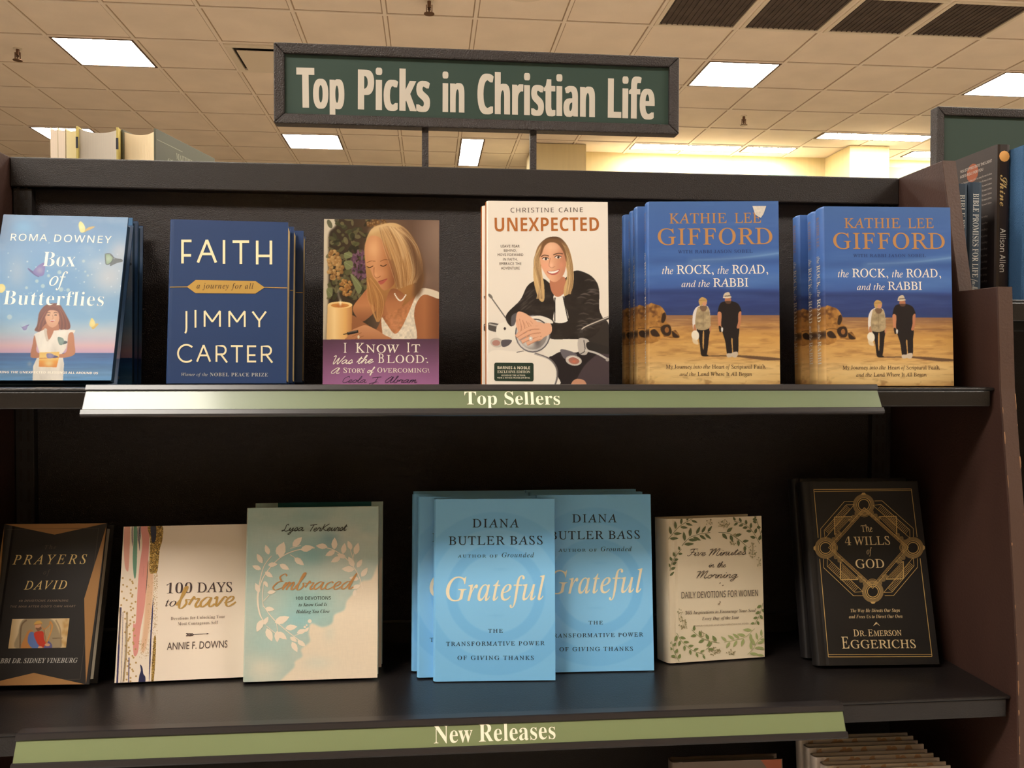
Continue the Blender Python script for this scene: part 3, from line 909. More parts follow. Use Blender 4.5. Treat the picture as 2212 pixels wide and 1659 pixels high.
# ---- sky-blue book with butterflies
fl = face('butter')
p = Paint(fl, 300)
p.fill(('v', [(80, (72, 124, 172)), (400, (98, 152, 200)), (800, (104, 160, 206)), (1000, (130, 176, 212)), (1120, (172, 196, 212)), (1180, (196, 188, 204)), (1240, (226, 184, 190)), (1303, (206, 166, 194)),
              (1306, (52, 96, 156)), (1400, (66, 122, 180)), (1480, (96, 146, 190)), (1600, (84, 150, 206))]))
cl = p.fbm(260, 130)
sky = (p.cy < 1180).astype(float)
p.mix(np.clip(cl * 1.1, 0, 1) * sky * .30, (214, 216, 218))
p.blob(960, 640, 190, 170, (216, 208, 204), .75).blob(1060, 430, 110, 120, (214, 200, 196), .6).blob(150, 600, 100, 150, (180, 186, 196), .5).blob(900, 1130, 300, 60, (216, 204, 204), .5)
p.blob(200, 210, 110, 70, (88, 166, 214), .7).blob(20, 150, 90, 200, (52, 92, 138), .5)
sea = (p.cy > 1306) * (p.cy < 1600)
p.grain(sea, p.fbm(300, 22), .16)
for k in range(46):
    x, y = p.rng.uniform(60, 1060), p.rng.uniform(340, 820)
    p.blob(x, y, *(2 * [p.rng.uniform(3, 8)]), (226, 236, 238), p.rng.uniform(.3, .9), 2)
for x, y, r in ((730, 502, 13), (323, 677, 15), (232, 735, 13), (84, 990, 22), (535, 750, 20), (520, 600, 18), (375, 720, 18), (595, 755, 16), (768, 628, 10), (425, 630, 14), (745, 594, 9)):
    p.oval(x, y, r, r, (206, 222, 216), .6, soft=2)
Y1, Y2 = (240, 216, 120), (198, 160, 72)
P1, P2 = (112, 100, 168), (74, 68, 130)
def fly(w1, w2, c1, c2):
    p.poly(w2, c2, smooth=True); p.poly(w1, c1, smooth=True)
    m = np.mean(w1, 0); p.blob(m[0], m[1], 28, 28, (255, 255, 240), .25)
fly([(702, 155), (728, 175), (745, 215), (735, 248), (705, 250), (692, 215), (688, 180)], [(735, 250), (760, 215), (800, 200), (830, 202), (800, 222), (765, 236)], Y1, Y2)
fly([(920, 440), (965, 440), (990, 475), (965, 520), (930, 530), (922, 490)], [(965, 525), (990, 485), (1060, 485), (1072, 505), (1020, 520), (965, 545)], (132, 160, 126), (78, 88, 92))
p.line([(920, 440), (965, 440), (990, 475), (965, 520), (930, 530), (922, 490), (920, 440)], 9, (52, 66, 66), .8)
p.line([(965, 445), (1000, 475), (1065, 490)], 8, (60, 66, 72), .8)
fly([(392, 520), (390, 600), (370, 632), (330, 630), (290, 598), (315, 560), (350, 530)], [(245, 562), (300, 600), (345, 640), (310, 630), (255, 585)], P1, P2)
fly([(-10, 712), (30, 705), (48, 740), (25, 775), (-5, 772)], [(0, 740), (30, 720), (48, 745), (20, 770)], Y1, (216, 190, 100))
fly([(222, 1066), (242, 1062), (232, 1100), (205, 1104), (196, 1080)], [(170, 1055), (200, 1082), (255, 1055), (235, 1078), (205, 1094)], P1, P2)
fly([(800, 1000), (825, 1025), (830, 1060), (800, 1080), (782, 1055)], [(800, 1080), (830, 1050), (862, 1050), (845, 1072), (815, 1098)], Y1, (218, 180, 90))
# lady holding a glowing box
SK, SK2 = (222, 160, 122), (188, 116, 80)
p.poly([(460, 870), (520, 880), (555, 930), (585, 985), (610, 1040), (612, 1090), (560, 1110), (500, 1090), (430, 1095), (370, 1120), (305, 1110), (325, 1060), (335, 990), (350, 940), (395, 890)], (122, 58, 42), 2)
for k in range(18):
    a = -120 + k * 14
    p.line([(470 + a * .25, 885), (470 + a * .75, 960), (462 + a * 1.05, 1040), (455 + a * 1.1, 1100)], 7, (168, 88, 58) if k % 2 else (98, 44, 34), .55)
p.poly([(415, 1040), (505, 1040), (520, 1110), (560, 1130), (430, 1180), (360, 1120)], SK2)
p.poly([(400, 960), (420, 925), (470, 915), (510, 940), (520, 990), (505, 1050), (462, 1082), (420, 1060), (398, 1010)], SK)
p.blob(455, 985, 40, 60, (238, 184, 146), .6)
p.poly([(400, 985), (398, 950), (430, 905), (500, 910), (530, 960), (522, 1000), (505, 945), (455, 930), (420, 940)], (122, 58, 42), 2)
for x in (425, 487):
    p.oval(x, 973, 13, 5, (60, 36, 30)); p.line([(x - 18, 957), (x, 950), (x + 18, 957)], 5, (92, 50, 36))
p.line([(458, 970), (464, 1002), (452, 1010)], 4, (178, 112, 84)); p.poly([(432, 1018), (458, 1024), (486, 1016), (458, 1034)], (176, 70, 66)); p.line([(438, 1021), (482, 1019)], 4, (250, 236, 226))
DR = (244, 232, 216)
p.poly([(300, 1140), (385, 1100), (425, 1195), (470, 1110), (560, 1100), (660, 1105), (650, 1130), (595, 1150), (580, 1260), (545, 1310), (560, 1400), (545, 1640), (282, 1640), (290, 1420), (345, 1300), (320, 1220)], DR, smooth=False)
p.poly([(385, 1100), (412, 1100), (428, 1190), (405, 1195)], (216, 196, 176)); p.poly([(412, 1098), (470, 1105), (428, 1190)], SK2)
p.grain(p.mask([(300, 1140), (600, 1110), (580, 1640), (280, 1640)]), p.fbm(60, 160), .10)
p.poly([(302, 1150), (320, 1230), (320, 1290), (360, 1320), (345, 1345), (275, 1345), (268, 1310), (285, 1230)], SK2)
p.poly([(600, 1140), (640, 1130), (652, 1230), (655, 1310), (600, 1340), (520, 1345), (510, 1320), (575, 1300), (590, 1230)], (200, 128, 88))
p.poly([(345, 1300), (520, 1295), (515, 1350), (495, 1430), (340, 1425)], ('v', [(1290, (246, 190, 92)), (1350, (255, 214, 120)), (1380, (250, 160, 50)), (1430, (232, 132, 40))]), smooth=False)
p.line([(342, 1352), (515, 1345)], 8, (222, 140, 60)); p.blob(428, 1395, 40, 30, (255, 226, 150), .8)
fly([(408, 1312), (450, 1310), (475, 1330), (450, 1350), (415, 1348)], [(420, 1340), (470, 1325), (510, 1338), (470, 1348)], (124, 110, 158), (82, 76, 118))
fly([(505, 1168), (548, 1175), (560, 1205), (540, 1235), (515, 1225)], [(540, 1230), (560, 1200), (588, 1205), (580, 1222)], (110, 134, 124), (72, 86, 88))
p.blob(260, 1400, 20, 20, (255, 230, 180), .3)
p.im *= np.array([.86, .88, .90])
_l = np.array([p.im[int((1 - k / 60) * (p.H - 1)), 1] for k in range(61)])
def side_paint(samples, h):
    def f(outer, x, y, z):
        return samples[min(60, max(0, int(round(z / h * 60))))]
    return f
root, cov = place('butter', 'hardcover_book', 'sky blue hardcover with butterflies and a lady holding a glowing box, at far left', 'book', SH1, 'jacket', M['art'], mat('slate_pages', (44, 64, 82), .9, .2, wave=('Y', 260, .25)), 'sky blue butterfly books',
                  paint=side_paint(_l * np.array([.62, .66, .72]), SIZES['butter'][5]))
p.build('cover_picture', M['art'], cov)
W_ = ink((246, 240, 228))
i = Ink(fl).text('ROMA', 'sansm', 92, 410, 323, 60, 328, sp=1.2).text('DOWNEY', 'sansm', 472, 970, 333, 62, 346, sp=1.2)
i.build('author_lettering', W_, cov)
Ink(fl).text('Box', 'serifb', 370, 655, 545, 122, 549, off=-.014).text('of', 'it', 428, 580, 716, 120, 718).text('Butterflies', 'serifb', 25, 903, 880, 118, 893, off=-.014, sp=1.06).build('title_lettering', W_, cov)
Ink(fl).text('DISCOVERING THE UNEXPECTED', 'sansb', -165, 400, 1480, 19, 1484).text('BLESSINGS ALL AROUND US', 'sansb', 416, 856, 1484, 19, 1491).build('subtitle_lettering', W_, cov)
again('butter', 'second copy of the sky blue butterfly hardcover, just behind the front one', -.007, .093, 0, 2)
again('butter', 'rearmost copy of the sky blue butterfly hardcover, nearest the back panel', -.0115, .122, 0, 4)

# ---- navy book with cream capitals
fl = face('faith')
NAVY = mat('navy_jacket', (40, 64, 108), .42, .4)
root, cov = place('faith', 'hardcover_book', 'navy blue hardcover with tall cream capitals and a gold ribbon shape', 'book', SH1, 'jacket', NAVY, M['page_gold'], 'navy blue books with cream capitals', lip=.0045, fore=.0006)
G = {'F': [[(0, 0), (0, 1)], [(0, 1), (.72, 1)], [(0, .32), (.68, .32)]], 'A': [[(0, 0), (.5, 1.06), (1, 0)], [(.2, .4), (.8, .4)]], 'I': [[(.0, 0), (.0, 1)]],
     'T': [[(.5, 0), (.5, 1)], [(0, 1), (1, 1)]], 'H': [[(0, 0), (0, 1)], [(1, 0), (1, 1)], [(0, .34), (1, .34)]], 'J': [[(1, 1), (1, -.1), (.85, -.32), (.3, -.48)]],
     'M': [[(0, 0), (0, 1), (.5, .32), (1, 1), (1, 0)]], 'Y': [[(0, 1), (.5, .42), (1, 1)], [(.5, .45), (.5, 0)]], 'C': [[(.5 + .5 * math.cos(R(a)), .5 + .5 * math.sin(R(a))) for a in range(46, 320, 12)]],
     'R': [[(0, 0), (0, 1), (.55, 1)] + [(.55 + .38 * math.sin(R(a)), .73 + .27 * math.cos(R(a))) for a in range(10, 180, 20)] + [(.3, .46), (0, .46)], [(.45, .46), (1, 0)]], 'E': [[(1, 1), (0, 1), (0, 0), (1, 0)], [(0, .42), (.9, .42)]]}
def caps(i, items, wd):
    for ch, x0, x1, yb, yt in items:
        for st in G[ch]:
            P = [(x0 + (x1 - x0) * x, yb + (yt - yb) * y) for x, y in st]
            if ch in 'CR' and len(P) > 5 or ch == 'J': i.line(P, wd)
            else:
                for a, b in zip(P, P[1:]):
                    a, b = np.array(a), np.array(b); d = (b - a) / np.linalg.norm(b - a) * wd * (.08 if ch in 'AMY' else .5)
                    i.line([a - d, b + d], wd)
    return i
i = caps(Ink(fl), [('F', 232, 330, 453, 258), ('A', 374, 538, 455, 262), ('I', 613, 613, 456, 262), ('T', 704, 832, 458, 265), ('H', 918, 1044, 462, 268)], 24)
i.build('title_lettering', ink(CREAM), cov)
i = caps(Ink(fl), [('J', 252, 268, 1040, 902), ('I', 351, 351, 1046, 902), ('M', 435, 576, 1046, 902), ('M', 662, 804, 1048, 904), ('Y', 876, 998, 1050, 908),
                   ('C', 191, 345, 1370, 1213), ('A', 366, 486, 1366, 1224), ('R', 544, 636, 1368, 1222), ('T', 685, 778, 1366, 1224), ('E', 833, 900, 1366, 1226), ('R', 960, 1052, 1370, 1226)], 17)
i.build('author_lettering', ink(CREAM), cov)
i = Ink(fl).poly([(272, 680), (352, 617), (902, 626), (986, 685), (902, 742), (352, 738)]).line([(112, 682), (275, 680)], 7).line([(983, 685), (1200, 690)], 7)
i.build('gold_ribbon', ink((206, 166, 90), .35, .3), cov)
Ink(fl, -.0006).text('a journey for all', 'it', 362, 884, 694, 50, 698, sp=1.18).build('subtitle_lettering', ink((74, 54, 40)), cov)
Ink(fl).text('Winner of the', 'it', 220, 463, 1498, 28, 1500, sp=1.1).text('NOBEL PEACE PRIZE', 'serifb', 484, 1016, 1501, 32, 1503, off=-.01, sp=1.1).build('subtitle_lettering', ink((196, 196, 190)), cov)
again('faith', 'second copy of the navy blue hardcover with cream capitals, behind the front one', .002, .034)
again('faith', 'rearmost copy of the navy blue hardcover with cream capitals', .0095, .067)

# ---- paperback with a lady writing by candlelight
fl = face('blood')
p = Paint(fl, 290)
p.fill(('h', [(60, (206, 192, 170)), (110, (168, 150, 126)), (140, (52, 44, 36)), (480, (66, 52, 42)), (620, (104, 82, 68)), (900, (92, 70, 58)), (1140, (120, 96, 84))]))
p.blob(1120, 250, 180, 320, (160, 134, 118), .55).blob(1000, 620, 100, 90, (150, 122, 106), .5).blob(640, 120, 160, 80, (120, 88, 58), .5)
p.poly([(80, 50), (205, 50), (190, 120), (125, 200), (120, 420), (115, 840), (80, 1180), (60, 1180)], (202, 190, 168), 8)
rg = np.random.default_rng(3)
for k in range(150):       # foliage
    x, y = rg.uniform(130, 500), rg.uniform(60, 800)
    c = [(84, 84, 54), (60, 64, 44), (112, 106, 74), (44, 42, 32), (96, 92, 62)][k % 5]
    p.oval(x, y, rg.uniform(14, 44), rg.uniform(10, 24), c, .75, rg.uniform(0, 180), 1)
def bunch(x, y, rx, ry, n, cols, r):
    for k in range(n):
        a, d = rg.uniform(0, 6.28), math.sqrt(rg.uniform(0, 1))
        xx, yy = x + rx * d * math.cos(a), y + ry * d * math.sin(a)
        p.oval(xx, yy, r, r, cols[k % len(cols)], .95); p.blob(xx - r * .3, yy - r * .3, r * .5, r * .5, (238, 206, 150), .35)
bunch(185, 480, 70, 140, 50, [(158, 118, 72), (136, 98, 56), (178, 138, 86)], 19)
bunch(560, 90, 110, 40, 20, [(120, 84, 46), (98, 68, 40)], 17)
bunch(285, 690, 55, 80, 34, [(164, 116, 62), (138, 92, 48)], 15)
for k in range(90):
    a, d = rg.uniform(0, 6.28), math.sqrt(rg.uniform(0, 1))
    p.oval(430 + 95 * d * math.cos(a), 470 + 130 * d * math.sin(a), 24, 9, [(98, 66, 88), (82, 54, 76), (118, 84, 102)][k % 3], .9, rg.uniform(0, 180))
for P in ([(330, 560), (400, 620), (432, 690), (405, 745), (365, 680)], [(270, 450), (340, 440), (350, 500), (290, 520)], [(110, 700), (160, 690), (160, 760), (120, 775)], [(270, 370), (330, 362), (345, 400), (280, 420)]):
    p.poly(P, (118, 122, 84)); p.line([P[0], P[2]], 3, (150, 152, 112))
# shoulders, arm, dress
p.poly([(640, 760), (860, 760), (1000, 700), (1145, 760), (1145, 1180), (560, 1180), (600, 1000)], ('h', [(560, (150, 94, 62)), (760, (186, 122, 82)), (900, (160, 100, 66)), (1010, (176, 112, 74)), (1145, (126, 76, 52))]), 2)
p.blob(760, 950, 90, 120, (206, 142, 100), .6)
p.poly([(350, 870), (420, 770), (500, 680), (560, 700), (600, 820), (560, 900), (440, 1000), (380, 950)], ('v', [(680, (172, 108, 72)), (850, (190, 126, 84)), (1000, (140, 88, 60))]))
p.poly([(640, 690), (760, 660), (880, 720), (930, 800), (860, 960), (700, 960), (640, 800)], ('v', [(680, (132, 84, 56)), (820, (176, 114, 76)), (960, (190, 126, 84))]), 2)
p.poly([(345, 940), (440, 1000), (520, 1060), (470, 1120), (350, 1110), (335, 1010)], (150, 96, 64))
p.poly([(615, 960), (660, 1020), (735, 1110), (800, 1050), (870, 900), (930, 760), (990, 690), (1145, 730), (1145, 790), (1010, 750), (940, 820), (912, 940), (925, 1180), (660, 1180), (620, 1080)], (226, 212, 190), 1)
p.grain(p.mask([(615, 960), (930, 800), (925, 1180), (640, 1180)]), p.fbm(22), .16)
# hair, face
p.poly([(520, 150), (640, 100), (740, 95), (840, 150), (920, 260), (980, 420), (1000, 620), (960, 720), (880, 800), (800, 860), (830, 760), (700, 700), (620, 920), (575, 1000), (560, 880), (490, 800), (480, 640), (465, 480), (460, 300)], ('v', [(90, (206, 170, 120)), (300, (186, 142, 92)), (620, (168, 120, 72)), (1000, (150, 98, 58))]), 2)
p.poly([(780, 130), (900, 220), (990, 420), (1010, 640), (940, 760), (900, 560), (850, 330)], (112, 82, 60), 14, .75)
p.poly([(470, 270), (520, 210), (600, 230), (660, 320), (700, 440), (735, 560), (725, 660), (650, 712), (610, 690), (580, 640), (540, 590), (505, 510), (470, 470), (462, 360)], ('h', [(460, (196, 136, 94)), (560, (206, 146, 102)), (660, (178, 118, 78)), (740, (132, 82, 54))]), 2)
p.blob(540, 330, 60, 90, (232, 178, 130), .7).blob(600, 560, 50, 40, (216, 152, 108), .5)
for x, y, a in ((505, 498, -8), (630, 486, 14)):
    p.line([(x - 28, y - 6), (x, y + 4), (x + 32, y - 12)], 7, (50, 32, 24)); p.line([(x - 28, y - 40), (x + 10, y - 56), (x + 52, y - 54)], 5, (116, 76, 50))
p.line([(545, 500), (545, 570), (570, 598), (605, 580)], 6, (150, 94, 62)); p.blob(560, 570, 18, 20, (226, 166, 122), .6)
p.poly([(582, 628), (620, 618), (668, 602), (640, 640), (605, 658)], (176, 92, 78)); p.line([(585, 632), (665, 606)], 4, (110, 50, 44))
for k in range(110):       # strands
    t = k / 109; j = rg.uniform(-14, 14, 4)
    c = [(232, 198, 148), (150, 106, 66), (210, 168, 114), (112, 76, 50), (190, 146, 96)][rg.integers(5)]
    x0 = 540 + 330 * t
    p.line([(x0 * .55 + 300 + j[0], 118 + 44 * abs(t - .4)), (640 + 300 * t + j[1], 300), (715 + 260 * t + j[2], 520), (760 + 170 * t + j[3], 700 - 60 * t)], rg.uniform(3, 8), c, .32, soft=1)
for k in range(40):
    t = k / 39; j = rg.uniform(-10, 10, 3)
    p.line([(480 + 30 * t + j[0], 600), (490 + 130 * t + j[1], 760), (520 + 110 * t + j[2], 900), (570 + 20 * t, 1000)], rg.uniform(3, 8), [(216, 164, 104), (140, 92, 54), (184, 128, 74)][k % 3], .4, soft=1)
p.line([(500, 180), (620, 130), (720, 150), (790, 260), (820, 420)], 40, (240, 212, 168), .35, soft=16)
p.poly([(830, 200), (930, 330), (1000, 560), (960, 760), (900, 760), (930, 560), (880, 360)], (92, 64, 46), .55 * 30, .7)
p.line([(700, 430), (740, 560), (760, 690)], 26, (112, 74, 48), .55, soft=9)
for k in range(14):
    t = k / 13; p.oval(735 + 100 * t, 730 + 75 * math.sin(t * 2.6 + .2), 7, 7, (238, 228, 210))
# candle
p.poly([(118, 850), (230, 815), (345, 850), (345, 900), (335, 1180), (108, 1180)], ('h', [(108, (232, 190, 130)), (180, (250, 214, 152)), (280, (230, 176, 108)), (345, (186, 126, 76))]), 1, smooth=False)
p.oval(232, 846, 114, 32, (244, 206, 140)); p.oval(232, 850, 84, 20, (206, 138, 74)); p.blob(235, 855, 34, 12, (176, 96, 50), .8)
p.line([(236, 850), (232, 800), (216, 740), (226, 690)], 16, (236, 226, 206), .35, soft=6, taper=True); p.blob(236, 826, 10, 26, (255, 240, 200), .9)
# hand with pen
p.poly([(300, 1135), (330, 1085), (400, 1050), (470, 1032), (560, 1070), (640, 1120), (690, 1165), (300, 1180)], ('v', [(1030, (206, 146, 106)), (1170, (176, 116, 80))]))
for a, b in (((330, 1110), (400, 1075)), ((345, 1135), (430, 1100)), ((370, 1160), (450, 1130))): p.line([a, b], 5, (140, 88, 60), .8)
p.line([(262, 1116), (300, 1108)], 8, (30, 26, 26)); p.line([(298, 1110), (400, 1088)], 26, (42, 38, 38)); p.line([(305, 1100), (390, 1084)], 5, (120, 112, 108)); p.oval(402, 1140, 10, 16, (226, 210, 180))
p.poly([(60, 1163), (1150, 1156), (1150, 1700), (60, 1700)], ('v', [(1160, (92, 62, 86)), (1280, (116, 76, 108)), (1420, (146, 96, 138)), (1600, (176, 114, 166))]), smooth=False)
root, cov = place('blood', 'paperback_book', 'glossy paperback showing a lady writing by candlelight above a purple band', 'book', SH1, 'paper', mat('purple_cover', (112, 74, 104), .3), M['page'])
p.build('cover_picture', M['art_gloss'], cov)
i = Ink(fl).text('I', 'rom', 266, 292, 1284, 90, 1284, off=.004).text('K', 'rom', 376, 462, 1284, 90, off=.004).text('NOW', 'rom', 470, 776, 1284, 74, off=.004, sp=1.05).text('I', 'rom', 847, 873, 1280, 88, off=.004).text('T', 'rom', 890, 968, 1280, 72, off=.004)
i.hand('Was', 172, 350, 1386, 34, 7, 1384).hand('the', 385, 540, 1384, 34, 7, 1378).text('B', 'rom', 582, 636, 1378, 86, off=.004).text('LOOD:', 'rom', 662, 1042, 1378, 72, off=.004, sp=1.06)
i.hand('A', 155, 232, 1476, 27, 6).text('S', 'rom', 264, 296, 1468, 46, off=.004).text('TORY', 'rom', 302, 462, 1468, 38, off=.004, sp=1.05).hand('of', 484, 552, 1468, 24, 6).text('O', 'rom', 576, 620, 1466, 46, off=.004).text('VERCOMING!', 'rom', 626, 1054, 1466, 38, off=.004, sp=1.05)
i.build('title_lettering', ink((246, 236, 222)), cov)
Ink(fl).hand('Ceola', 258, 478, 1560, 28, 5).hand('J.', 505, 612, 1562, 28, 5).hand('Abram', 650, 940, 1560, 28, 5).build('author_lettering', ink((60, 34, 66)), cov)

# ---- white book with a blonde lady leaning on a scooter
fl = face('unexp')
p = Paint(fl, 300)
BGW = (236, 226, 213)
p.fill(BGW).blob(900, 250, 500, 300, (240, 232, 222), .6)
JK, JK2, JK3 = (42, 36, 34), (70, 62, 58), (24, 20, 20)
GR = (176, 170, 162)
# scooter behind
p.line([(138, 830), (280, 1030)], 9, (96, 90, 84)); p.oval(152, 848, 26, 12, (120, 112, 104), 1, 50)
p.poly([(140, 1068), (255, 1090), (270, 1120), (250, 1150), (140, 1130)], (84, 78, 74)); p.line([(140, 1080), (250, 1105)], 12, (190, 184, 176))
p.poly([(210, 1090), (300, 1065), (370, 1130), (380, 1220), (340, 1225), (215, 1190)], (240, 232, 218))
p.oval(272, 1118, 10, 12, (60, 52, 50))
p.oval(205, 1235, 54, 40, (202, 192, 180), 1, 10); p.oval(200, 1238, 34, 24, (178, 120, 108), .8); p.poly([(248, 1215), (330, 1215), (300, 1260), (250, 1268)], (92, 86, 92))
# trousers and dark lower right
p.poly([(640, 1360), (760, 1300), (1140, 1330), (1140, 1600), (840, 1600), (700, 1600), (690, 1440)], (38, 32, 36), 1)
p.poly([(860, 1560), (960, 1400), (1140, 1300), (1140, 1600), (850, 1600)], (74, 62, 68), 2)
p.poly([(940, 1060), (1080, 1040), (1140, 1090), (1140, 1300), (980, 1260)], (52, 46, 44), 1)
p.poly([(835, 1560), (880, 1536), (940, 1556), (945, 1610), (830, 1610)], (206, 150, 120))
# white shield
p.poly([(500, 1320), (640, 1365), (700, 1430), (712, 1510), (690, 1600), (138, 1600), (138, 1320), (360, 1310)], (246, 236, 222))
p.line([(520, 1325), (640, 1370), (700, 1440), (708, 1520), (685, 1600)], 16, (110, 100, 98)); p.line([(514, 1326), (632, 1372), (692, 1442), (700, 1520), (678, 1600)], 5, (226, 220, 212))
p.line([(370, 1316), (430, 1304)], 5, (60, 54, 52))
p.poly([(600, 1230), (640, 1190), (800, 1190), (880, 1200), (890, 1310), (740, 1310), (650, 1350), (590, 1310)], (238, 230, 216), 1)
# jacket
JL = [(510, 725), (590, 700), (700, 760), (845, 640), (960, 660), (1030, 720), (1058, 800), (1060, 960), (1090, 1060), (1000, 1190), (800, 1205), (640, 1195), (655, 1080), (540, 1010), (490, 1040), (380, 1000), (330, 1100), (280, 1040), (300, 980), (400, 880), (455, 770)]
p.poly(JL, JK, 1)
rg = np.random.default_rng(5)
mj = p.mask(crom(JL, True))
p.mix(mj * np.clip(p.fbm(90, 50) * 1.2, 0, 1) * .8, JK2); p.mix(mj * np.clip(-p.fbm(120, 60), 0, 1) * .8, JK3)
for k in range(26):
    x, y = rg.uniform(860, 1040), rg.uniform(700, 1130)
    p.mix(p.mask(crom([(x, y), (x + 40, y - 16), (x + 90, y + 4), (x + 40, y - 4)], True), 2) * mj * .6, (104, 94, 90))
for k in range(12):
    x, y = rg.uniform(340, 500), rg.uniform(800, 980)
    p.mix(p.mask(crom([(x, y), (x + 30, y - 34), (x + 64, y - 50), (x + 36, y - 24)], True), 2) * mj * .5, (92, 84, 80))
p.poly([(330, 1010), (395, 980), (420, 1000), (370, 1050), (350, 1090), (325, 1090)], (96, 92, 96), 2)
p.poly([(680, 840), (760, 820), (770, 900), (800, 1050), (680, 1060), (690, 930)], (240, 234, 224), 1)
p.line([(690, 860), (688, 1060)], 9, (30, 26, 26)); p.line([(758, 850), (800, 1050)], 9, (30, 26, 26))
# neck, hair, face
p.poly([(655, 700), (770, 690), (775, 800), (730, 850), (690, 845), (655, 790)], (190, 124, 94))
p.poly([(675, 352), (740, 366), (800, 440), (835, 560), (845, 690), (830, 800), (770, 845), (765, 780), (790, 640), (700, 420), (580, 560), (600, 760), (600, 880), (565, 885), (530, 800), (510, 690), (515, 560), (545, 440), (610, 370)], ('v', [(350, (92, 66, 48)), (440, (150, 112, 76)), (560, (196, 156, 104)), (700, (212, 176, 122)), (890, (204, 168, 116))]), 1)
for k in range(68):
    t = (k % 34) / 33
    if k < 34: P = [(620 - 60 * t, 390 + 50 * t), (575 - 60 * t, 560), (545 - 25 * t + 30, 720), (540 + 55 * t, 870)]
    else: P = [(720 + 60 * t, 390 + 50 * t), (790 + 40 * t, 560), (800 + 40 * t, 700), (775 + 50 * t, 830)]
    p.line([(x + rg.uniform(-7, 7), y) for x, y in P], rg.uniform(3, 8), [(236, 208, 158), (140, 100, 64), (222, 188, 134), (110, 78, 52)][k % 4], .45, soft=.8)
p.poly([(565, 480), (590, 410), (660, 385), (730, 410), (770, 480), (782, 580), (765, 660), (720, 715), (680, 730), (635, 700), (585, 620), (565, 550)], ('h', [(560, (226, 166, 132)), (650, (234, 178, 142)), (760, (200, 136, 106))]), 1)
p.blob(665, 440, 70, 40, (246, 200, 166), .6).blob(610, 600, 34, 30, (240, 166, 136), .6).blob(742, 590, 26, 30, (222, 150, 120), .6)
p.poly([(560, 520), (590, 400), (660, 372), (735, 392), (780, 480), (784, 560), (760, 480), (710, 412), (650, 400), (605, 430), (578, 500)], (124, 88, 58), 2)
for x in (612, 716):
    p.oval(x, 538 - (x > 650) * 14, 24, 10, (240, 228, 218)); p.oval(x + 2, 538 - (x > 650) * 14, 10, 10, (52, 40, 34)); p.line([(x - 30, 536 - (x > 650) * 12), (x - 8, 524 - (x > 650) * 14), (x + 28, 534 - (x > 650) * 16)], 6, (48, 32, 28))
p.line([(575, 520), (600, 506), (640, 514)], 8, (92, 62, 44)); p.line([(676, 504), (720, 490), (756, 496)], 8, (92, 62, 44))
p.line([(652, 530), (640, 590), (662, 612), (690, 600)], 5, (190, 126, 98)); p.blob(660, 590, 14, 20, (250, 204, 172), .6)
p.poly([(624, 642), (680, 636), (730, 624), (710, 660), (675, 672), (640, 662)], (186, 96, 86)); p.poly([(632, 642), (680, 640), (724, 630), (702, 650), (672, 658), (645, 654)], (250, 242, 232))
# headlamp and hands
p.oval(505, 1160, 148, 158, (92, 88, 92)); p.oval(505, 1160, 138, 148, (206, 200, 196)); p.oval(505, 1165, 120, 128, (150, 142, 138)); p.blob(470, 1240, 70, 40, (238, 230, 222), .8).blob(545, 1230, 30, 50, (96, 88, 88), .8).blob(520, 1050, 70, 20, (240, 234, 226), .8)
p.poly([(480, 1030), (560, 1010), (650, 1040), (670, 1075), (560, 1060)], (236, 228, 216), 1); p.line([(510, 1040), (560, 1046), (606, 1074)], 10, (60, 52, 52))
H1, H2 = (232, 178, 146), (196, 134, 104)
p.poly([(375, 985), (430, 985), (500, 1030), (560, 1080), (530, 1110), (440, 1150), (395, 1150), (365, 1090)], H1, 1)
for P in ([(385, 1040), (400, 1120), (375, 1190)], [(410, 1050), (430, 1130), (410, 1200)], [(440, 1060), (470, 1130), (450, 1190)], [(475, 1060), (520, 1110)]):
    p.line(P, 26, H2, 1); p.line([(a - 3, b - 3) for a, b in P], 19, H1, 1)
p.poly([(655, 1080), (660, 1150), (600, 1190), (560, 1220), (500, 1215), (480, 1160), (520, 1100), (600, 1075)], H1, 1)
for P in ([(560, 1110), (470, 1120), (365, 1185)], [(570, 1140), (480, 1155), (385, 1205)], [(575, 1170), (500, 1190), (412, 1230)], [(570, 1195), (520, 1215), (455, 1248)]):
    p.line(P, 31, H2, 1); p.line([(a, b - 3) for a, b in P], 24, H1, 1)
p.line([(590, 1085), (540, 1075), (510, 1090)], 26, H1); p.oval(488, 1202, 16, 18, (214, 208, 204)); p.oval(486, 1198, 7, 7, (250, 250, 248))
# right handlebar, mirror stalk, blinker
p.line([(1140, 1026), (960, 1100), (915, 1130), (900, 1180)], 26, (70, 64, 62)); p.line([(1140, 1020), (960, 1094), (912, 1124)], 9, (206, 196, 184)); p.poly([(885, 1160), (925, 1160), (930, 1220), (890, 1228)], (56, 50, 48))
p.poly([(885, 1205), (965, 1210), (975, 1270), (950, 1335), (890, 1320)], (196, 188, 180)); p.line([(930, 1215), (940, 1300), (900, 1330)], 8, (90, 84, 82))
p.poly([(965, 1230), (1140, 1275), (1140, 1330), (975, 1300)], (44, 40, 40)); p.line([(940, 1298), (1040, 1325), (1140, 1380)], 16, (206, 200, 194)); p.oval(1128, 1376, 16, 16, (176, 168, 162))
p.poly([(735, 1295), (800, 1300), (870, 1330), (860, 1360), (770, 1370)], (110, 104, 110), 1)
p.oval(846, 1384, 68, 42, (206, 196, 186), 1, 10); p.oval(848, 1386, 46, 28, (170, 104, 88), .85, 10); p.blob(850, 1392, 18, 12, (220, 120, 90), .8); p.line([(790, 1370), (840, 1350), (900, 1380)], 4, (240, 234, 228))
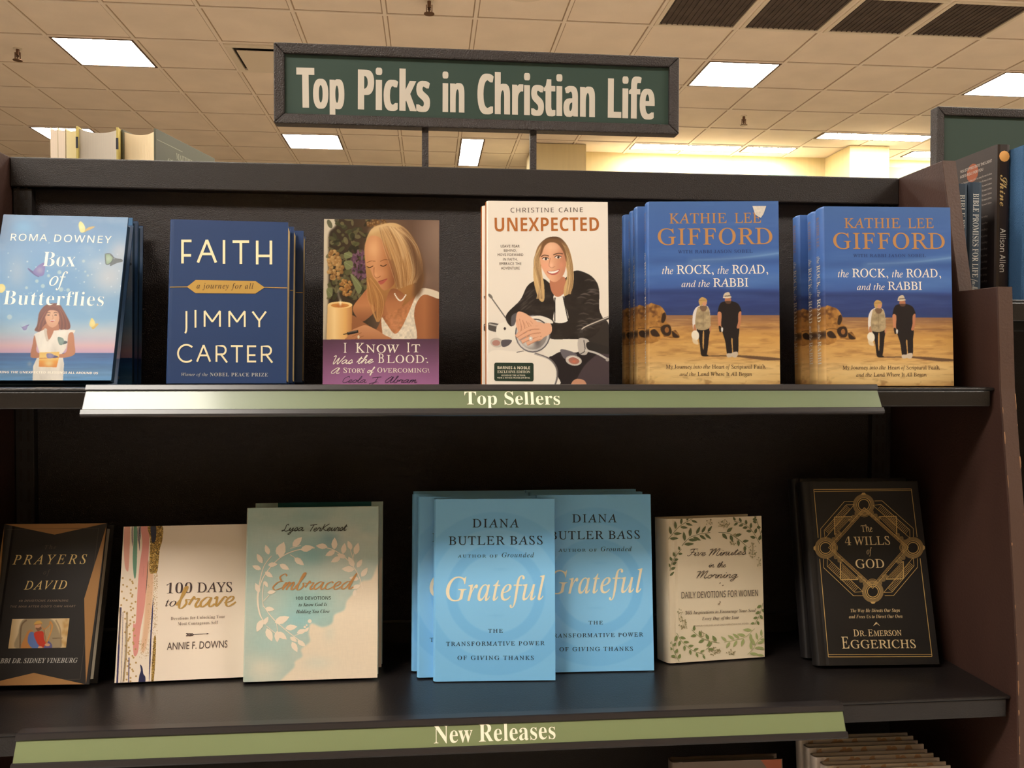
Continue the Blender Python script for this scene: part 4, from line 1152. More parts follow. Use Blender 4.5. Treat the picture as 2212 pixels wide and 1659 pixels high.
root, cov = place('unexp', 'hardcover_book', 'white hardcover with orange brown title and a blonde lady leaning on a scooter', 'book', SH1, 'jacket', mat('white_jacket', BGW, .4), M['page'], 'white books with orange title')
p.build('cover_picture', M['art'], cov)
OB = (178, 106, 50)
b = MB(); s = SIZES['unexp']
b.box(-s[4] / 2 - .0034, -s[4] / 2 + .0006, .0035, s[6] - .0035, .0005, s[5] - .0005)
b.build('spine_band', ink(OB), cov)
Ink(fl).text('CHRISTINE', 'sansm', 320, 680, 151, 38, 149, sp=1.25).text('CAINE', 'sansm', 722, 922, 149, 38, 147, sp=1.25).build('author_lettering', ink((72, 56, 48)), cov)
Ink(fl).text('UNEXPECTED', 'sansb', 188, 1058, 308, 113, 304, off=-.004).build('title_lettering', ink(OB), cov)
i = Ink(fl)
for s_, x0, x1, yb in (('LEAVE FEAR', 238, 396, 442), ('BEHIND,', 264, 370, 478), ('MOVE FORWARD', 212, 426, 514), ('IN FAITH,', 257, 378, 552), ('EMBRACE THE', 228, 410, 588), ('ADVENTURE', 241, 396, 626)):
    i.text(s_, 'sans', x0, x1, yb, 22, sp=1.1)
i.build('subtitle_lettering', ink((92, 78, 70)), cov)
b = Ink(fl)
rr = []
for cx_, cy_, a0 in ((496, 1420, -90), (496, 1542, 0), (200, 1538, 90), (200, 1418, 180)):
    rr += [(cx_ + 16 * math.cos(R(a0 + k * 22.5)), cy_ + 16 * math.sin(R(a0 + k * 22.5))) for k in range(5)]
st = b.poly(rr).build('sticker', ink((38, 56, 42)), cov)
i = Ink(fl, -.0006).text('BARNES & NOBLE', 'sansb', 211, 482, 1455, 23, 1457).text('EXCLUSIVE EDITION', 'serifb', 210, 483, 1488, 20, 1489)
i.text('SIGNED BY THE AUTHOR,', 'serifb', 243, 445, 1515, 13).text('WITH A 16-PAGE PRAYER JOURNAL', 'serifb', 208, 482, 1534, 13)
i.build('sticker_lettering', ink((230, 222, 200)), cov)
sp = MB(); v, f, w_ = text_mesh('UNEXPECTED', 'sansb', -.01)
sx = -s[4] / 2 - .0037
sp.add([(sx, .0065 + .009 * (1 - q[1]) , s[5] - .03 - q[0] / w_ * .11) for q in v], f)
sp.build('spine_lettering', ink((246, 236, 222)), cov)
again('unexp', 'second copy of the white hardcover with orange title, its spine peeking out at left', -.0035, .033)

# ---- blue and sand books, two fanned stacks
fl = face('rock1')
p = Paint(fl, 310)
p.fill(('v', [(60, (74, 110, 170)), (300, (70, 106, 172)), (500, (66, 104, 172)), (640, (72, 112, 182)), (780, (66, 98, 164)), (820, (48, 66, 124)), (920, (48, 64, 120)), (1004, (46, 62, 112)),
              (1008, (146, 108, 84)), (1080, (178, 132, 84)), (1180, (206, 156, 88)), (1350, (216, 170, 104)), (1440, (232, 196, 134)), (1600, (206, 168, 108))]))
skm = (p.cy < 1004).astype(float)
p.mix(np.clip(p.fbm(500, 60) * 1.3, 0, 1) * skm * .22, (120, 160, 210))
p.line([(560, 560), (800, 545), (1060, 520), (1330, 490)], 44, (126, 168, 214), .5, soft=18); p.line([(600, 548), (1000, 530), (1330, 488)], 10, (156, 192, 226), .5, soft=5)
p.line([(240, 560), (800, 548), (1330, 560)], 50, (44, 66, 120), .35, soft=22); p.line([(880, 770), (1330, 700)], 60, (92, 136, 196), .5, soft=25); p.line([(240, 820), (700, 800), (1330, 830)], 40, (44, 60, 112), .5, soft=14)
p.mix((p.cy > 1008) * np.clip(p.fbm(160, 26) * 1.6, 0, 1) * .5, (236, 196, 124)); p.mix((p.cy > 1008) * np.clip(-p.fbm(120, 22) * 1.6, 0, 1) * .5, (146, 100, 58))
p.mix((p.cy > 1008) * (p.cy < 1130) * np.clip(p.fbm(300, 14) * 2, 0, 1) * .5, (122, 84, 66))
p.mix(np.clip((p.cy - 1380) / 80, 0, 1) * np.exp(-((p.cx - 790) / 460) ** 4) * .55, (236, 204, 144))
p.mix(np.clip((p.cy - 1500) / 80, 0, 1) * np.clip(p.fbm(60, 40) * 3 - .5, 0, 1) * .6, (122, 84, 48))
p.mix(np.clip((p.cy - 1560) / 30, 0, 1) * .5, (176, 130, 74))
RK = [(235, 930), (300, 920), (350, 945), (385, 1010), (380, 1060), (415, 1090), (430, 1140), (460, 1130), (495, 1190), (440, 1200), (360, 1190), (300, 1230), (225, 1215)]
p.poly(RK, (168, 118, 60), 1)
mr = p.mask(crom(RK, True))
p.mix(mr * np.clip(p.fbm(50, 70) * 2, 0, 1) * .8, (212, 156, 82)); p.mix(mr * np.clip(-p.fbm(46, 40) * 2, 0, 1) * .9, (98, 62, 36))
for P in ([(350, 1000), (372, 985), (380, 1030), (360, 1070), (340, 1060)], [(335, 1120), (360, 1090), (412, 1090), (425, 1150), (400, 1180), (355, 1165)], [(430, 1140), (450, 1150), (490, 1190), (440, 1190)], [(250, 1140), (290, 1125), (330, 1180), (270, 1180)]):
    p.poly(P, (52, 36, 28), 2)
p.oval(388, 1130, 18, 24, (150, 100, 56)); p.line([(240, 1110), (300, 1105), (340, 1110)], 5, (86, 56, 36))
# shadow on the sand and the two walkers
p.poly([(700, 1345), (900, 1340), (1100, 1345), (1335, 1366), (1335, 1380), (1200, 1382), (950, 1352), (780, 1352)], (86, 62, 50), 2, .8)
BLK = (34, 28, 30)
p.poly([(640, 1105), (742, 1105), (738, 1200), (722, 1330), (700, 1338), (690, 1330), (672, 1330), (660, 1230)], BLK); p.poly([(688, 1150), (698, 1150), (694, 1290), (684, 1250)], (206, 158, 92))
p.poly([(672, 1320), (700, 1325), (735, 1342), (715, 1350), (680, 1346)], (40, 32, 28))
p.poly([(605, 1000), (625, 950), (665, 925), (715, 925), (742, 960), (752, 1050), (752, 1120), (742, 1130), (735, 1070), (640, 1080), (635, 1140), (612, 1140), (602, 1080)], (226, 218, 210), 1)
p.poly([(612, 1090), (634, 1090), (628, 1150), (610, 1148)], (190, 130, 96)); p.poly([(742, 1100), (756, 1100), (754, 1140), (744, 1140)], (190, 130, 96))
p.poly([(638, 960), (665, 935), (715, 938), (740, 960), (746, 1110), (630, 1115)], (170, 150, 116), 1); p.grain(p.mask([(638, 940), (740, 940), (746, 1110), (630, 1115)]), p.fbm(30), .25)
p.line([(690, 960), (690, 1110)], 3, (130, 112, 84)); p.line([(640, 1070), (680, 1075)], 4, (136, 118, 90)); p.line([(700, 1070), (742, 1070)], 4, (136, 118, 90))
p.poly([(665, 930), (720, 930), (715, 965), (690, 975), (668, 960)], (122, 96, 76), 1)
p.oval(700, 900, 22, 30, (206, 150, 116)); p.poly([(655, 880), (680, 857), (715, 870), (722, 895), (690, 895), (676, 930), (658, 915)], (196, 158, 96)); p.line([(655, 885), (720, 880)], 5, (160, 120, 70))
p.oval(625, 1175, 32, 42, (238, 228, 208), 1, -10); p.poly([(600, 1200), (640, 1215), (650, 1250), (610, 1240)], (230, 214, 184), 2, .8)
p.poly([(850, 1100), (982, 1100), (985, 1200), (980, 1330), (945, 1335), (935, 1230), (925, 1200), (930, 1330), (892, 1335), (875, 1230)], BLK); p.poly([(925, 1205), (936, 1205), (934, 1260), (926, 1240)], (196, 150, 90))
p.poly([(886, 1330), (925, 1325), (930, 1352), (895, 1358)], (206, 190, 170)); p.poly([(930, 1320), (975, 1312), (978, 1340), (960, 1360), (930, 1350)], (206, 190, 170))
p.poly([(812, 985), (832, 910), (880, 890), (930, 890), (985, 915), (1010, 980), (985, 1000), (988, 1110), (848, 1110), (845, 1000)], BLK, 1)
p.poly([(812, 985), (842, 990), (840, 1080), (842, 1130), (822, 1130), (815, 1060)], (196, 132, 96)); p.poly([(985, 990), (1008, 980), (1002, 1070), (990, 1115), (970, 1110), (982, 1060)], (188, 124, 90))
p.poly([(820, 1100), (838, 1100), (845, 1140), (828, 1145)], (40, 34, 34)); p.poly([(842, 1110), (856, 1115), (852, 1145), (842, 1140)], (226, 222, 216))
p.oval(897, 880, 27, 26, (176, 116, 86)); p.poly([(875, 890), (922, 890), (915, 910), (885, 910)], (92, 66, 54)); p.poly([(858, 858), (870, 824), (905, 816), (920, 850), (926, 856), (890, 864)], (206, 190, 166)); p.line([(856, 860), (890, 862), (926, 855)], 7, (226, 210, 184)); p.line([(868, 848), (918, 844)], 7, (90, 76, 66))
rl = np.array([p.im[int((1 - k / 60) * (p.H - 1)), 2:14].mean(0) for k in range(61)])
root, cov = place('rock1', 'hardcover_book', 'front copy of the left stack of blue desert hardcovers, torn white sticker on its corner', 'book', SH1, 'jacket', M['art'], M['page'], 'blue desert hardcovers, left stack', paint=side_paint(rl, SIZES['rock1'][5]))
p.build('cover_picture', M['art'], cov)
GD, NV = (190, 138, 84), (44, 60, 108)
Ink(fl).text('KATHIE', 'rom', 408, 886, 243, 84, 239, off=.004, sp=1.04).text('LEE', 'rom', 953, 1173, 239, 84, 236, off=.004, sp=1.04).text('GIFFORD', 'rom', 312, 1268, 422, 136, 414, off=.004, sp=1.04).build('author_lettering', ink(GD), cov)
Ink(fl).text('WITH RABBI JASON SOBEL', 'rom', 480, 1102, 491, 26, 486, off=.004, sp=1.15).build('coauthor_lettering', ink(NV), cov)
i = Ink(fl).text('the', 'it', 348, 440, 664, 58).text('ROCK,', 'rom', 470, 778, 663, 72, 662, off=.004).text('the', 'it', 810, 902, 662, 58).text('ROAD,', 'rom', 932, 1232, 661, 72, 659, off=.004)
i.text('and the', 'it', 510, 746, 772, 52, 770).text('RABBI', 'rom', 774, 1066, 770, 70, 768, off=.004)
i.build('title_lettering', ink((244, 236, 224)), cov)
i = Ink(fl).text('My Journey', 'rom', 380, 594, 1452, 32, off=.004).text('into the', 'it', 610, 748, 1452, 32).text('Heart', 'rom', 764, 868, 1452, 32, off=.004).text('of', 'it', 880, 914, 1452, 32).text('Scriptural Faith', 'rom', 926, 1212, 1452, 32, off=.004)
i.text('and the', 'it', 494, 628, 1514, 30).text('Land Where It All Began', 'rom', 644, 1098, 1513, 32, off=.004)
i.build('subtitle_lettering', ink((72, 52, 40)), cov)
def spine_text(key, parts, m_, cov, wd=.011):
    s = SIZES[key]; b = MB(); sx = -s[4] / 2 - .0034
    for tx, st, za, zb, k, off in parts:
        v, f, w_ = text_mesh(tx, st, off)
        b.add([(sx, s[6] / 2 + wd * k * (.5 - q[1]), s[5] * (1 - za) - q[0] / w_ * s[5] * (zb - za)) for q in v], f)
    b.build('spine_lettering', m_, cov)
spine_text('rock1', [('the', 'it', .27, .31, .8, 0), ('ROCK,', 'serifb', .32, .45, 1, -.01), ('the', 'it', .46, .50, .8, 0), ('ROAD', 'serifb', .51, .64, 1, -.01), ('and the', 'it', .655, .74, .8, 0), ('RABBI', 'serifb', .75, .88, 1, -.01)], ink((226, 216, 200)), cov)
spine_text('rock1', [('KATHIE LEE', 'serifb', .05, .22, .7, -.01)], ink((150, 120, 110)), cov)
# the right stack is made of the same book
r2 = copy_tree(root)
s = SIZES['rock2']; l = R(s[3])
r2.location = (s[0], s[1], SH1 + s[6] * math.sin(l)); r2.rotation_euler = (-l, 0, R(s[2]))
r2.scale = (s[4] / SIZES['rock1'][4], 1, s[5] / SIZES['rock1'][5])
r2['label'] = 'front copy of the right stack of blue desert hardcovers, beside the side panel'; r2['group'] = 'blue desert hardcovers, right stack'
BK['rock2'] = (r2, None)
for key, side, offs in (('rock1', 'left', ((-.0065, .034, 0), (-.006, .063, 0), (-.009, .094, 0))), ('rock2', 'right', ((.0035, .032, 0), (-.0045, .060, -1), (.010, .091, -1)))):
    for q, (dx, dy, dr) in enumerate(offs):
        again(key, ('second', 'third', 'rearmost')[q] + ' copy from the front in the %s stack of blue desert hardcovers' % side, dx, dy, dr)
# the torn sticker belongs to the very front copy only
Ink(fl, -.0007).poly([(1100, 97), (1216, 97), (1192, 165), (1170, 196), (1140, 180), (1122, 165)]).build('torn_sticker', mat('torn_paper', (214, 206, 194), .8, var=(300, .12)), cov)

# ================================================================ lower shelf
# ---- charcoal book with bronze triangles and a small painting of a harpist
fl = face('prayers')
CH = (31, 27, 26)
BRZ = ink((160, 116, 70), .5)
root, cov = place('prayers', 'hardcover_book', 'charcoal and bronze hardcover with a small painting of a harpist, far left', 'book', SH2, 'case', mat('charcoal_cover', CH, .5), M['page_grey'], lip=.005)
Ink(fl).poly([(40, 140), (955, 132), (490, 236)]).poly([(955, 160), (950, 240), (770, 1580), (755, 810)]).poly([(-170, 1590), (-60, 1560), (305, 1474), (760, 1588)]).poly([(36, 160), (-10, 800), (-165, 1560)]).build('bronze_triangles', BRZ, cov)
i = Ink(fl).line([(60, 190), (885, 178)], 5).line([(885, 178), (718, 1530)], 5).line([(570, 1536), (718, 1530)], 5)
i.build('frame_line', ink((72, 64, 60)), cov)
Ink(fl).text('PRAYERS', 'it', 110, 772, 504, 84, 497, sp=1.45).text('DAVID', 'it', 214, 596, 728, 76, 722, sp=1.25).build('title_lettering', ink((226, 196, 130)), cov)
for a in (('The', 'it', 400, 502, 366, 34, 363), ('of', 'it', 388, 446, 594, 46, 594)): Ink(fl).text(*a, sp=1.4).build('title_lettering', ink((92, 76, 66)), cov)
Ink(fl).text('40 DEVOTIONS EXAMINING', 'sansi', 168, 612, 838, 18, 836, sp=1.15).text("THE MAN AFTER GOD'S OWN HEART", 'sansi', 92, 678, 890, 18, 886, sp=1.15).build('subtitle_lettering', ink((150, 128, 110)), cov)
Ink(fl).text('RABBI DR. SIDNEY VINEBURG', 'bi', -70, 692, 1388, 42, 1382).build('author_lettering', ink((184, 180, 172)), cov)
# the small painting, upright on the cover
X0, Z0 = fl.p(75, 1256); X1, Z1 = fl.p(612, 985)
X0 = min(fl.p(75, 1256)[0], fl.p(108, 985)[0]); X1 = (fl.p(624, 980)[0] + fl.p(590, 1256)[0]) / 2; X0 = (fl.p(75, 1256)[0] + fl.p(110, 985)[0]) / 2
p = Paint(fl, 150, x0=X0 / fl.w + .5, x1=X1 / fl.w + .5, y0=1 - Z1 / fl.h, y1=1 - Z0 / fl.h)
p.fill(('h', [(90, (196, 164, 118)), (200, (226, 206, 172)), (400, (216, 196, 160)), (600, (206, 176, 130))]))
p.poly([(150, 1260), (165, 1120), (190, 1020), (250, 985), (440, 985), (520, 1080), (530, 1260)], (160, 140, 110), 4)
p.line([(180, 1250), (190, 1060), (240, 1000)], 14, (112, 88, 64), .8); p.line([(470, 1164), (560, 1162)], 8, (120, 100, 76)); p.line([(500, 1000), (540, 1090), (545, 1240)], 12, (150, 126, 96), .8)
for k in range(16): p.blob(p.rng.uniform(560, 620), p.rng.uniform(990, 1240), 14, 20, (176, 130, 70), .5)
p.poly([(190, 1260), (230, 1140), (255, 1095), (300, 1105), (330, 1260)], (190, 128, 70)); p.poly([(250, 1200), (262, 1120), (300, 1110), (330, 1170), (360, 1260), (300, 1260)], (96, 118, 172))
p.poly([(305, 1120), (350, 1100), (390, 1110), (395, 1170), (420, 1240), (360, 1240), (320, 1180)], (196, 60, 42)); p.poly([(395, 1240), (430, 1190), (465, 1220), (460, 1262), (400, 1262)], (96, 92, 138))
p.oval(342, 1060, 28, 36, (206, 150, 116)); p.poly([(318, 1070), (340, 1100), (372, 1080), (365, 1060), (345, 1072)], (120, 84, 62)); p.poly([(306, 1042), (325, 1012), (362, 1008), (376, 1036)], (206, 160, 84)); p.line([(308, 1044), (376, 1034)], 7, (170, 110, 60))
p.line([(415, 1210), (455, 1110), (468, 1050), (450, 1012)], 13, (206, 140, 70)); p.line([(450, 1012), (440, 1050), (395, 1085), (380, 1060)], 9, (196, 130, 66)); p.line([(395, 1085), (415, 1210)], 5, (150, 96, 52))
for k in range(4): p.line([(405 + k * 12, 1085 - k * 12), (418 + k * 8, 1190 - k * 20)], 2, (226, 190, 130))
p.oval(425, 1222, 24, 13, (216, 160, 124)); p.oval(360, 1246, 20, 12, (216, 160, 124))
p.build('painting', M['art'], cov)

# ---- blush white book with brushed stripes
fl = face('days')
WH = (248, 231, 212)
root, cov = place('days', 'hardcover_book', 'blush white squarish book with pink, green and gold brush strokes down its left side', 'book', SH2, 'paper', mat('blush_cover', WH, .3, .45), M['page'])
p = Paint(fl, 260, x0=0., x1=.40)
p.fill(WH)
def stroke(P, c, soft=.6, a=1.): p.poly(P, c, soft, a)
PK, PK2 = (232, 156, 146), (236, 174, 156)
stroke([(168, 110), (216, 110), (214, 300), (206, 480), (196, 530), (170, 480), (160, 300)], PK2)
stroke([(252, 110), (280, 110), (284, 280), (278, 480), (268, 588), (252, 570), (242, 420), (248, 260)], (112, 158, 132))
for x, y1 in ((238, 300), (292, 280), (304, 340), (312, 240)): p.line([(x, 110), (x - 2, y1 * .6), (x + 1, y1)], 8, (54, 54, 78), .9, taper=True)
stroke([(318, 110), (392, 110), (385, 420), (372, 620), (350, 860), (310, 1080), (290, 1270), (250, 1290), (246, 1020), (270, 1000), (285, 720), (302, 500), (330, 280)], PK)
stroke([(380, 440), (430, 540), (424, 760), (400, 1000), (360, 1240), (320, 1250), (345, 1000), (362, 740)], (226, 160, 112), 6, .55)
gl = [(384, 110), (512, 110), (514, 240), (490, 330), (470, 520), (440, 545), (400, 540), (396, 420), (402, 240)]
mg = p.mask(crom(gl, True), .5)
p.mix(mg, (150, 116, 54)); p.grain(mg, p.noise(5), .55); p.mix(mg * (p.noise(6) > .55), (236, 206, 130)); p.mix(mg * (p.noise(7, 6) < -.6), (84, 62, 30))
p.poly([(408, 110), (455, 110), (452, 240), (420, 262), (410, 200)], (46, 50, 72), 1)
for x0, y0, x1, y1, n in ((440, 540, 470, 700, 90), (430, 700, 470, 1120, 130), (380, 560, 450, 1300, 120), (300, 1150, 390, 1330, 90)):
    for k in range(n):
        p.oval(p.rng.uniform(x0, x1), p.rng.uniform(y0, y1), p.rng.uniform(1.5, 4), p.rng.uniform(1.5, 4), [(190, 150, 80), (150, 112, 56), (206, 160, 110)][k % 3], .8)
st2 = [(436, 1140), (456, 1150), (446, 1400), (430, 1560), (412, 1560), (420, 1350)]
mg = p.mask(crom(st2, True), .5); p.mix(mg, (160, 124, 56)); p.mix(mg * (p.noise(6) > .5), (230, 200, 130)); p.mix(mg * (p.noise(7) < -.5), (92, 68, 34))
p.line([(430, 770), (420, 950), (408, 1150), (400, 1350), (392, 1560)], 13, (52, 48, 92), .95, taper=True)
p.line([(385, 420), (376, 560), (362, 740)], 6, (70, 56, 62), .8, taper=True); p.line([(345, 480), (335, 580)], 8, (84, 70, 70), .7, taper=True)
for k in range(64):
    t = k / 63; y = 590 + t * 980
    x = [150, 205, 255, 232][k % 4] + 18 * math.sin(k * 2.3) + (40 if y > 950 and k % 4 == 0 else 0)
    p.oval(x, y, 9, 9, (198, 158, 96), .95)
p.line([(132, 860), (120, 1100), (108, 1350), (98, 1580)], 16, (48, 42, 92), .95, soft=.5); p.line([(122, 860), (126, 1000), (118, 1200)], 10, (140, 112, 60), .8)
p.line([(152, 900), (146, 1200), (132, 1580)], 5, (84, 72, 90), .8); p.line([(190, 900), (184, 1250), (158, 1540)], 14, (150, 118, 66), .7, soft=1.5); p.line([(180, 1000), (170, 1300), (150, 1560)], 4, (60, 50, 60), .8)
p.line([(208, 1320), (204, 1560)], 10, (64, 56, 104), .8)
stroke([(310, 1385), (330, 1410), (340, 1470), (358, 1500), (352, 1570), (298, 1570), (302, 1490), (316, 1440)], (44, 46, 84), .5)
p.build('cover_picture', M['art'], cov)
DK = ink((74, 58, 58))
Ink(fl).text('100', 'serifb', 548, 786, 732, 92, 725, off=-.016).text('DAYS', 'rom', 832, 1154, 722, 90, 716, off=.004).text('to', 'it', 542, 640, 850, 74, 848).build('title_lettering', DK, cov)
Ink(fl).hand('brave', 640, 1190, 866, 88, 20, 844, slant=.25, pen=(0., .22)).build('title_lettering', ink((196, 154, 84), .4), cov)
Ink(fl).text('Devotions for Unlocking Your', 'serifb', 592, 1090, 976, 28, 956, off=-.012, sp=1.1).text('Most Courageous Self', 'serifb', 656, 1026, 1024, 28, 1010, off=-.012, sp=1.1).build('subtitle_lettering', ink((132, 112, 100)), cov)
i = Ink(fl).line([(790, 1108), (925, 1102)], 4).poly([(922, 1094), (946, 1101), (922, 1108)])
for k in range(5): i.line([(732 + k * 13, 1096), (748 + k * 13, 1110)], 7).line([(732 + k * 13, 1124), (748 + k * 13, 1110)], 7)
i.build('arrow_print', DK, cov)
Ink(fl).text('ANNIE F. DOWNS', 'sans', 556, 1112, 1250, 66, 1228).build('author_lettering', ink((92, 76, 70)), cov)

# ---- pale teal linen book with a white wreath
fl = face('embraced')
TEAL = (196, 206, 190)
root, cov = place('embraced', 'hardcover_book', 'pale teal linen hardcover with a white leaf wreath and gold script', 'book', SH2, 'case', mat('teal_linen', TEAL, .75, .25, bump=(900, .25)), M['page_teal'], 'pale teal linen books')
p = Paint(fl, 300)
n1 = p.fbm(420, 260); n2 = p.fbm(160, 120)
p.fill((204, 206, 190))
p.mix(np.clip(.5 + n1 * .9 + n2 * .3, 0, 1) * .85, (160, 190, 182))
p.blob(760, 400, 90, 70, (118, 158, 166), .7).blob(590, 200, 160, 60, (150, 178, 172), .7).blob(600, 520, 150, 110, (128, 178, 180), .65).blob(320, 560, 260, 240, (146, 186, 182), .5).blob(560, 900, 260, 180, (150, 198, 194), .7).blob(500, 1060, 160, 110, (142, 196, 200), .6).blob(300, 1250, 200, 140, (176, 206, 198), .6)
edge = [(1180, 640), (1100, 720), (1020, 740), (960, 830), (900, 900), (880, 970), (800, 1010), (780, 1080), (700, 1110), (610, 1080), (590, 1160), (600, 1230), (530, 1290), (540, 1350), (480, 1390), (470, 1440), (380, 1530), (370, 1600), (1180, 1600)]
p.poly(edge, (240, 220, 194), 7, .96)
p.blob(760, 1160, 50, 70, (206, 212, 196), .35).blob(660, 1400, 120, 60, (214, 216, 200), .5).blob(220, 1450, 160, 110, (232, 222, 200), .75)
p.grain(np.ones_like(p.cx), p.noise(5, 40), .008); p.grain(np.ones_like(p.cx), p.noise(40, 5), .008)
p.build('cover_picture', M['art_matte'], cov)
LF = ink((244, 226, 204), .75)
i = Ink(fl)
for x, y, L, a in ((268, 520, 85, 110), (330, 520, 110, 62), (355, 545, 135, 75), (460, 455, 110, 45), (525, 480, 110, 12), (475, 545, 100, -38), (215, 590, 90, 120), (205, 640, 80, 158), (260, 605, 80, 5), (235, 660, 80, -35), (355, 600, 90, -28),
                   (230, 735, 60, -60), (190, 830, 85, 112), (255, 830, 70, 8), (235, 960, 80, -5), (215, 1050, 110, -115), (225, 1090, 75, 60), (250, 1120, 115, -68), (315, 1075, 130, 22), (335, 1140, 95, -90), (335, 1150, 100, -38),
                   (400, 1120, 100, 8), (495, 1160, 85, 20), (440, 1190, 70, -35), (455, 1230, 95, -62), (500, 1220, 80, -35), (560, 1150, 50, 50),
                   (745, 455, 95, 176), (800, 480, 100, 88), (808, 490, 90, -154), (870, 515, 90, 80), (895, 545, 80, 158), (852, 540, 90, -152), (940, 480, 80, 112), (970, 520, 100, 75), (960, 620, 95, 118), (965, 640, 105, 178), (985, 625, 80, 58), (1020, 700, 90, 55), (1000, 720, 80, 172), (1010, 770, 75, -160), (960, 860, 60, 80)):
    i.leaf(x, y, L, a, .5)
i.line([(640, 465), (520, 478), (400, 520), (300, 600), (215, 720), (180, 860), (195, 1000), (240, 1090)], 8, True).line([(290, 530), (225, 620), (190, 760), (172, 880), (190, 1000), (225, 1060)], 7, True).line([(225, 740), (215, 860), (222, 945)], 6, True)
i.line([(225, 940), (300, 1040), (400, 1130), (490, 1200), (560, 1250)], 7, True).line([(245, 1100), (320, 1160)], 5).line([(330, 1080), (340, 1150)], 5).line([(440, 470), (530, 445)], 5).line([(440, 520), (480, 545)], 5)
i.line([(700, 455), (800, 485), (900, 555), (970, 640), (1010, 720), (1030, 800)], 7, True).line([(950, 555), (970, 470)], 5).line([(955, 560), (925, 460)], 5).line([(475, 1180), (560, 1150)], 5).line([(222, 900), (270, 850)], 5)
i.dot(600, 1062, 16).dot(560, 1110, 10).dot(575, 1095, 8)
i.build('leaf_wreath', LF, cov)
Ink(fl, -.0006).hand('Lysa', 372, 556, 330, 27, 6, 326).hand('TerKeurst', 604, 908, 330, 27, 6, 324).build('author_lettering', ink((56, 56, 48)), cov)
Ink(fl, -.0006).hand('Embraced', 302, 985, 808, 62, 14, 800, slant=.35, pen=(0., .22)).build('title_lettering', ink((196, 142, 88), .45), cov)
i = Ink(fl, -.0006).text('100 DEVOTIONS', 'sansm', 484, 772, 889, 27, 886, sp=1.08, off=.006).text('to Know God Is', 'bi', 510, 742, 942, 27, 938, off=-.008).text('Holding You Close', 'bi', 488, 764, 998, 27, 994, off=-.008)
i.build('subtitle_lettering', ink((66, 66, 58)), cov)
e2 = again('embraced', 'second copy of the pale teal linen hardcover, standing behind the front one', .003, .038)
b = MB(); hh = SIZES['embraced'][5]; b.box(-.0545, .0675, -.0006, .006, hh - .0075, hh + .0004)
b.build('teal_band', M['page_teal'], e2)

# ---- sky blue books with dark capitals and cream italic title
fl = face('grateF')
SB = (132, 200, 248)
p = Paint(fl, 190)
p.fill(SB)
rr_ = np.hypot(p.cx - 725, (p.cy - 870) * 1.)
for r0, r1, a in ((300, 390, .5), (500, 640, .45)):
    p.mix(np.clip((rr_ - r0) / 12, 0, 1) * np.clip((r1 - rr_) / 12, 0, 1) * a, (114, 186, 242))
p.mix((rr_ < 300) * .25, (150, 208, 246)); p.mix(((rr_ > 390) & (rr_ < 500)) * .2, (146, 204, 246))
p.blob(760, 680, 60, 12, (124, 190, 240), .4).blob(725, 1040, 60, 12, (124, 190, 240), .4)
root, cov = place('grateF', 'hardcover_book', 'front sky blue hardcover with large cream italic title, nearest the shelf edge', 'book', SH2, 'jacket', mat('sky_jacket', SB, .4), M['page'], 'sky blue hardcovers on the lower shelf', board=.002)
p.build('cover_picture', M['art'], cov)
NB = ink((28, 36, 56))
Ink(fl).text('DIANA', 'rom', 543, 905, 354, 66, sp=1.2, off=.004).text('BUTLER BASS', 'rom', 358, 1090, 490, 66, 486, sp=1.13, off=.004).build('author_lettering', NB, cov)
Ink(fl).text('AUTHOR OF', 'rom', 428, 738, 588, 22, sp=1.4, off=.004).text('Grounded', 'it', 772, 1022, 586, 36, sp=1.2).text('THE', 'rom', 664, 780, 1172, 28, sp=1.3, off=.004).text('TRANSFORMATIVE POWER', 'rom', 338, 1106, 1276, 32, 1270, sp=1.25, off=.004).text('OF GIVING THANKS', 'rom', 426, 1020, 1384, 32, sp=1.25, off=.004).build('subtitle_lettering', NB, cov)
Ink(fl).text('Grateful', 'it', 336, 1108, 926, 186, 918, off=.003, sp=1.04).build('title_lettering', ink((246, 232, 204)), cov)
s0 = BK['grateF'][0].location
def grate(label, x, y, rz, lean):
    return again('grateF', label, x - SIZES['grateF'][0], y - SIZES['grateF'][1], rz - SIZES['grateF'][2], lean)
grate('sky blue hardcover directly behind the front one, sticking out a little at its left', .0627, 1.0835, -1.33, 8.7)
grate('sky blue hardcover behind the two front ones, its left edge farthest out', .0550, 1.1075, -1.36, 9.0)
grate('rearmost sky blue hardcover of the left pile, only its top edge showing', .0560, 1.134, -1.2, 8.8)
grate('front sky blue hardcover of the right pile, partly covered by the nearest one', .2158, 1.0880, -2.04, 6.6)
grate('middle sky blue hardcover of the right pile, its top edge showing', .2110, 1.112, -1.8, 6.6)
grate('rearmost sky blue hardcover of the right pile', .2080, 1.136, -1.6, 6.6)

# ---- small cream book with green leaves
fl = face('five')
CM = (232, 216, 188)
root, cov = place('five', 'hardcover_book', 'small thick cream hardcover with green leaves and handwritten title', 'book', SH2, 'case', mat('cream_cover', CM, .55, .35), M['page'], skew=-.007)
G1, G2, G3 = ink((96, 104, 66)), ink((124, 136, 84)), ink((168, 176, 118))
def branch(i, P, n, L, w=.42, side=48, lw=4, skip=0):
    P = crom(P, False, 8); i.line(P, lw)
    for k in range(n):
        q = int((k + 1 + skip) / (n + 1 + skip) * (len(P) - 1)); a = P[max(0, q - 1)]; b = P[min(len(P) - 1, q + 1)]
        an = math.degrees(math.atan2(-(b[1] - a[1]), b[0] - a[0]))
        sg = 1 if k % 2 else -1
        st_ = (P[q][0] + math.cos(R(an + sg * side)) * 10, P[q][1] - math.sin(R(an + sg * side)) * 10)
        i.leaf(st_[0], st_[1], L * (1 - .25 * k / n), an + sg * side, w)
i = Ink(fl)
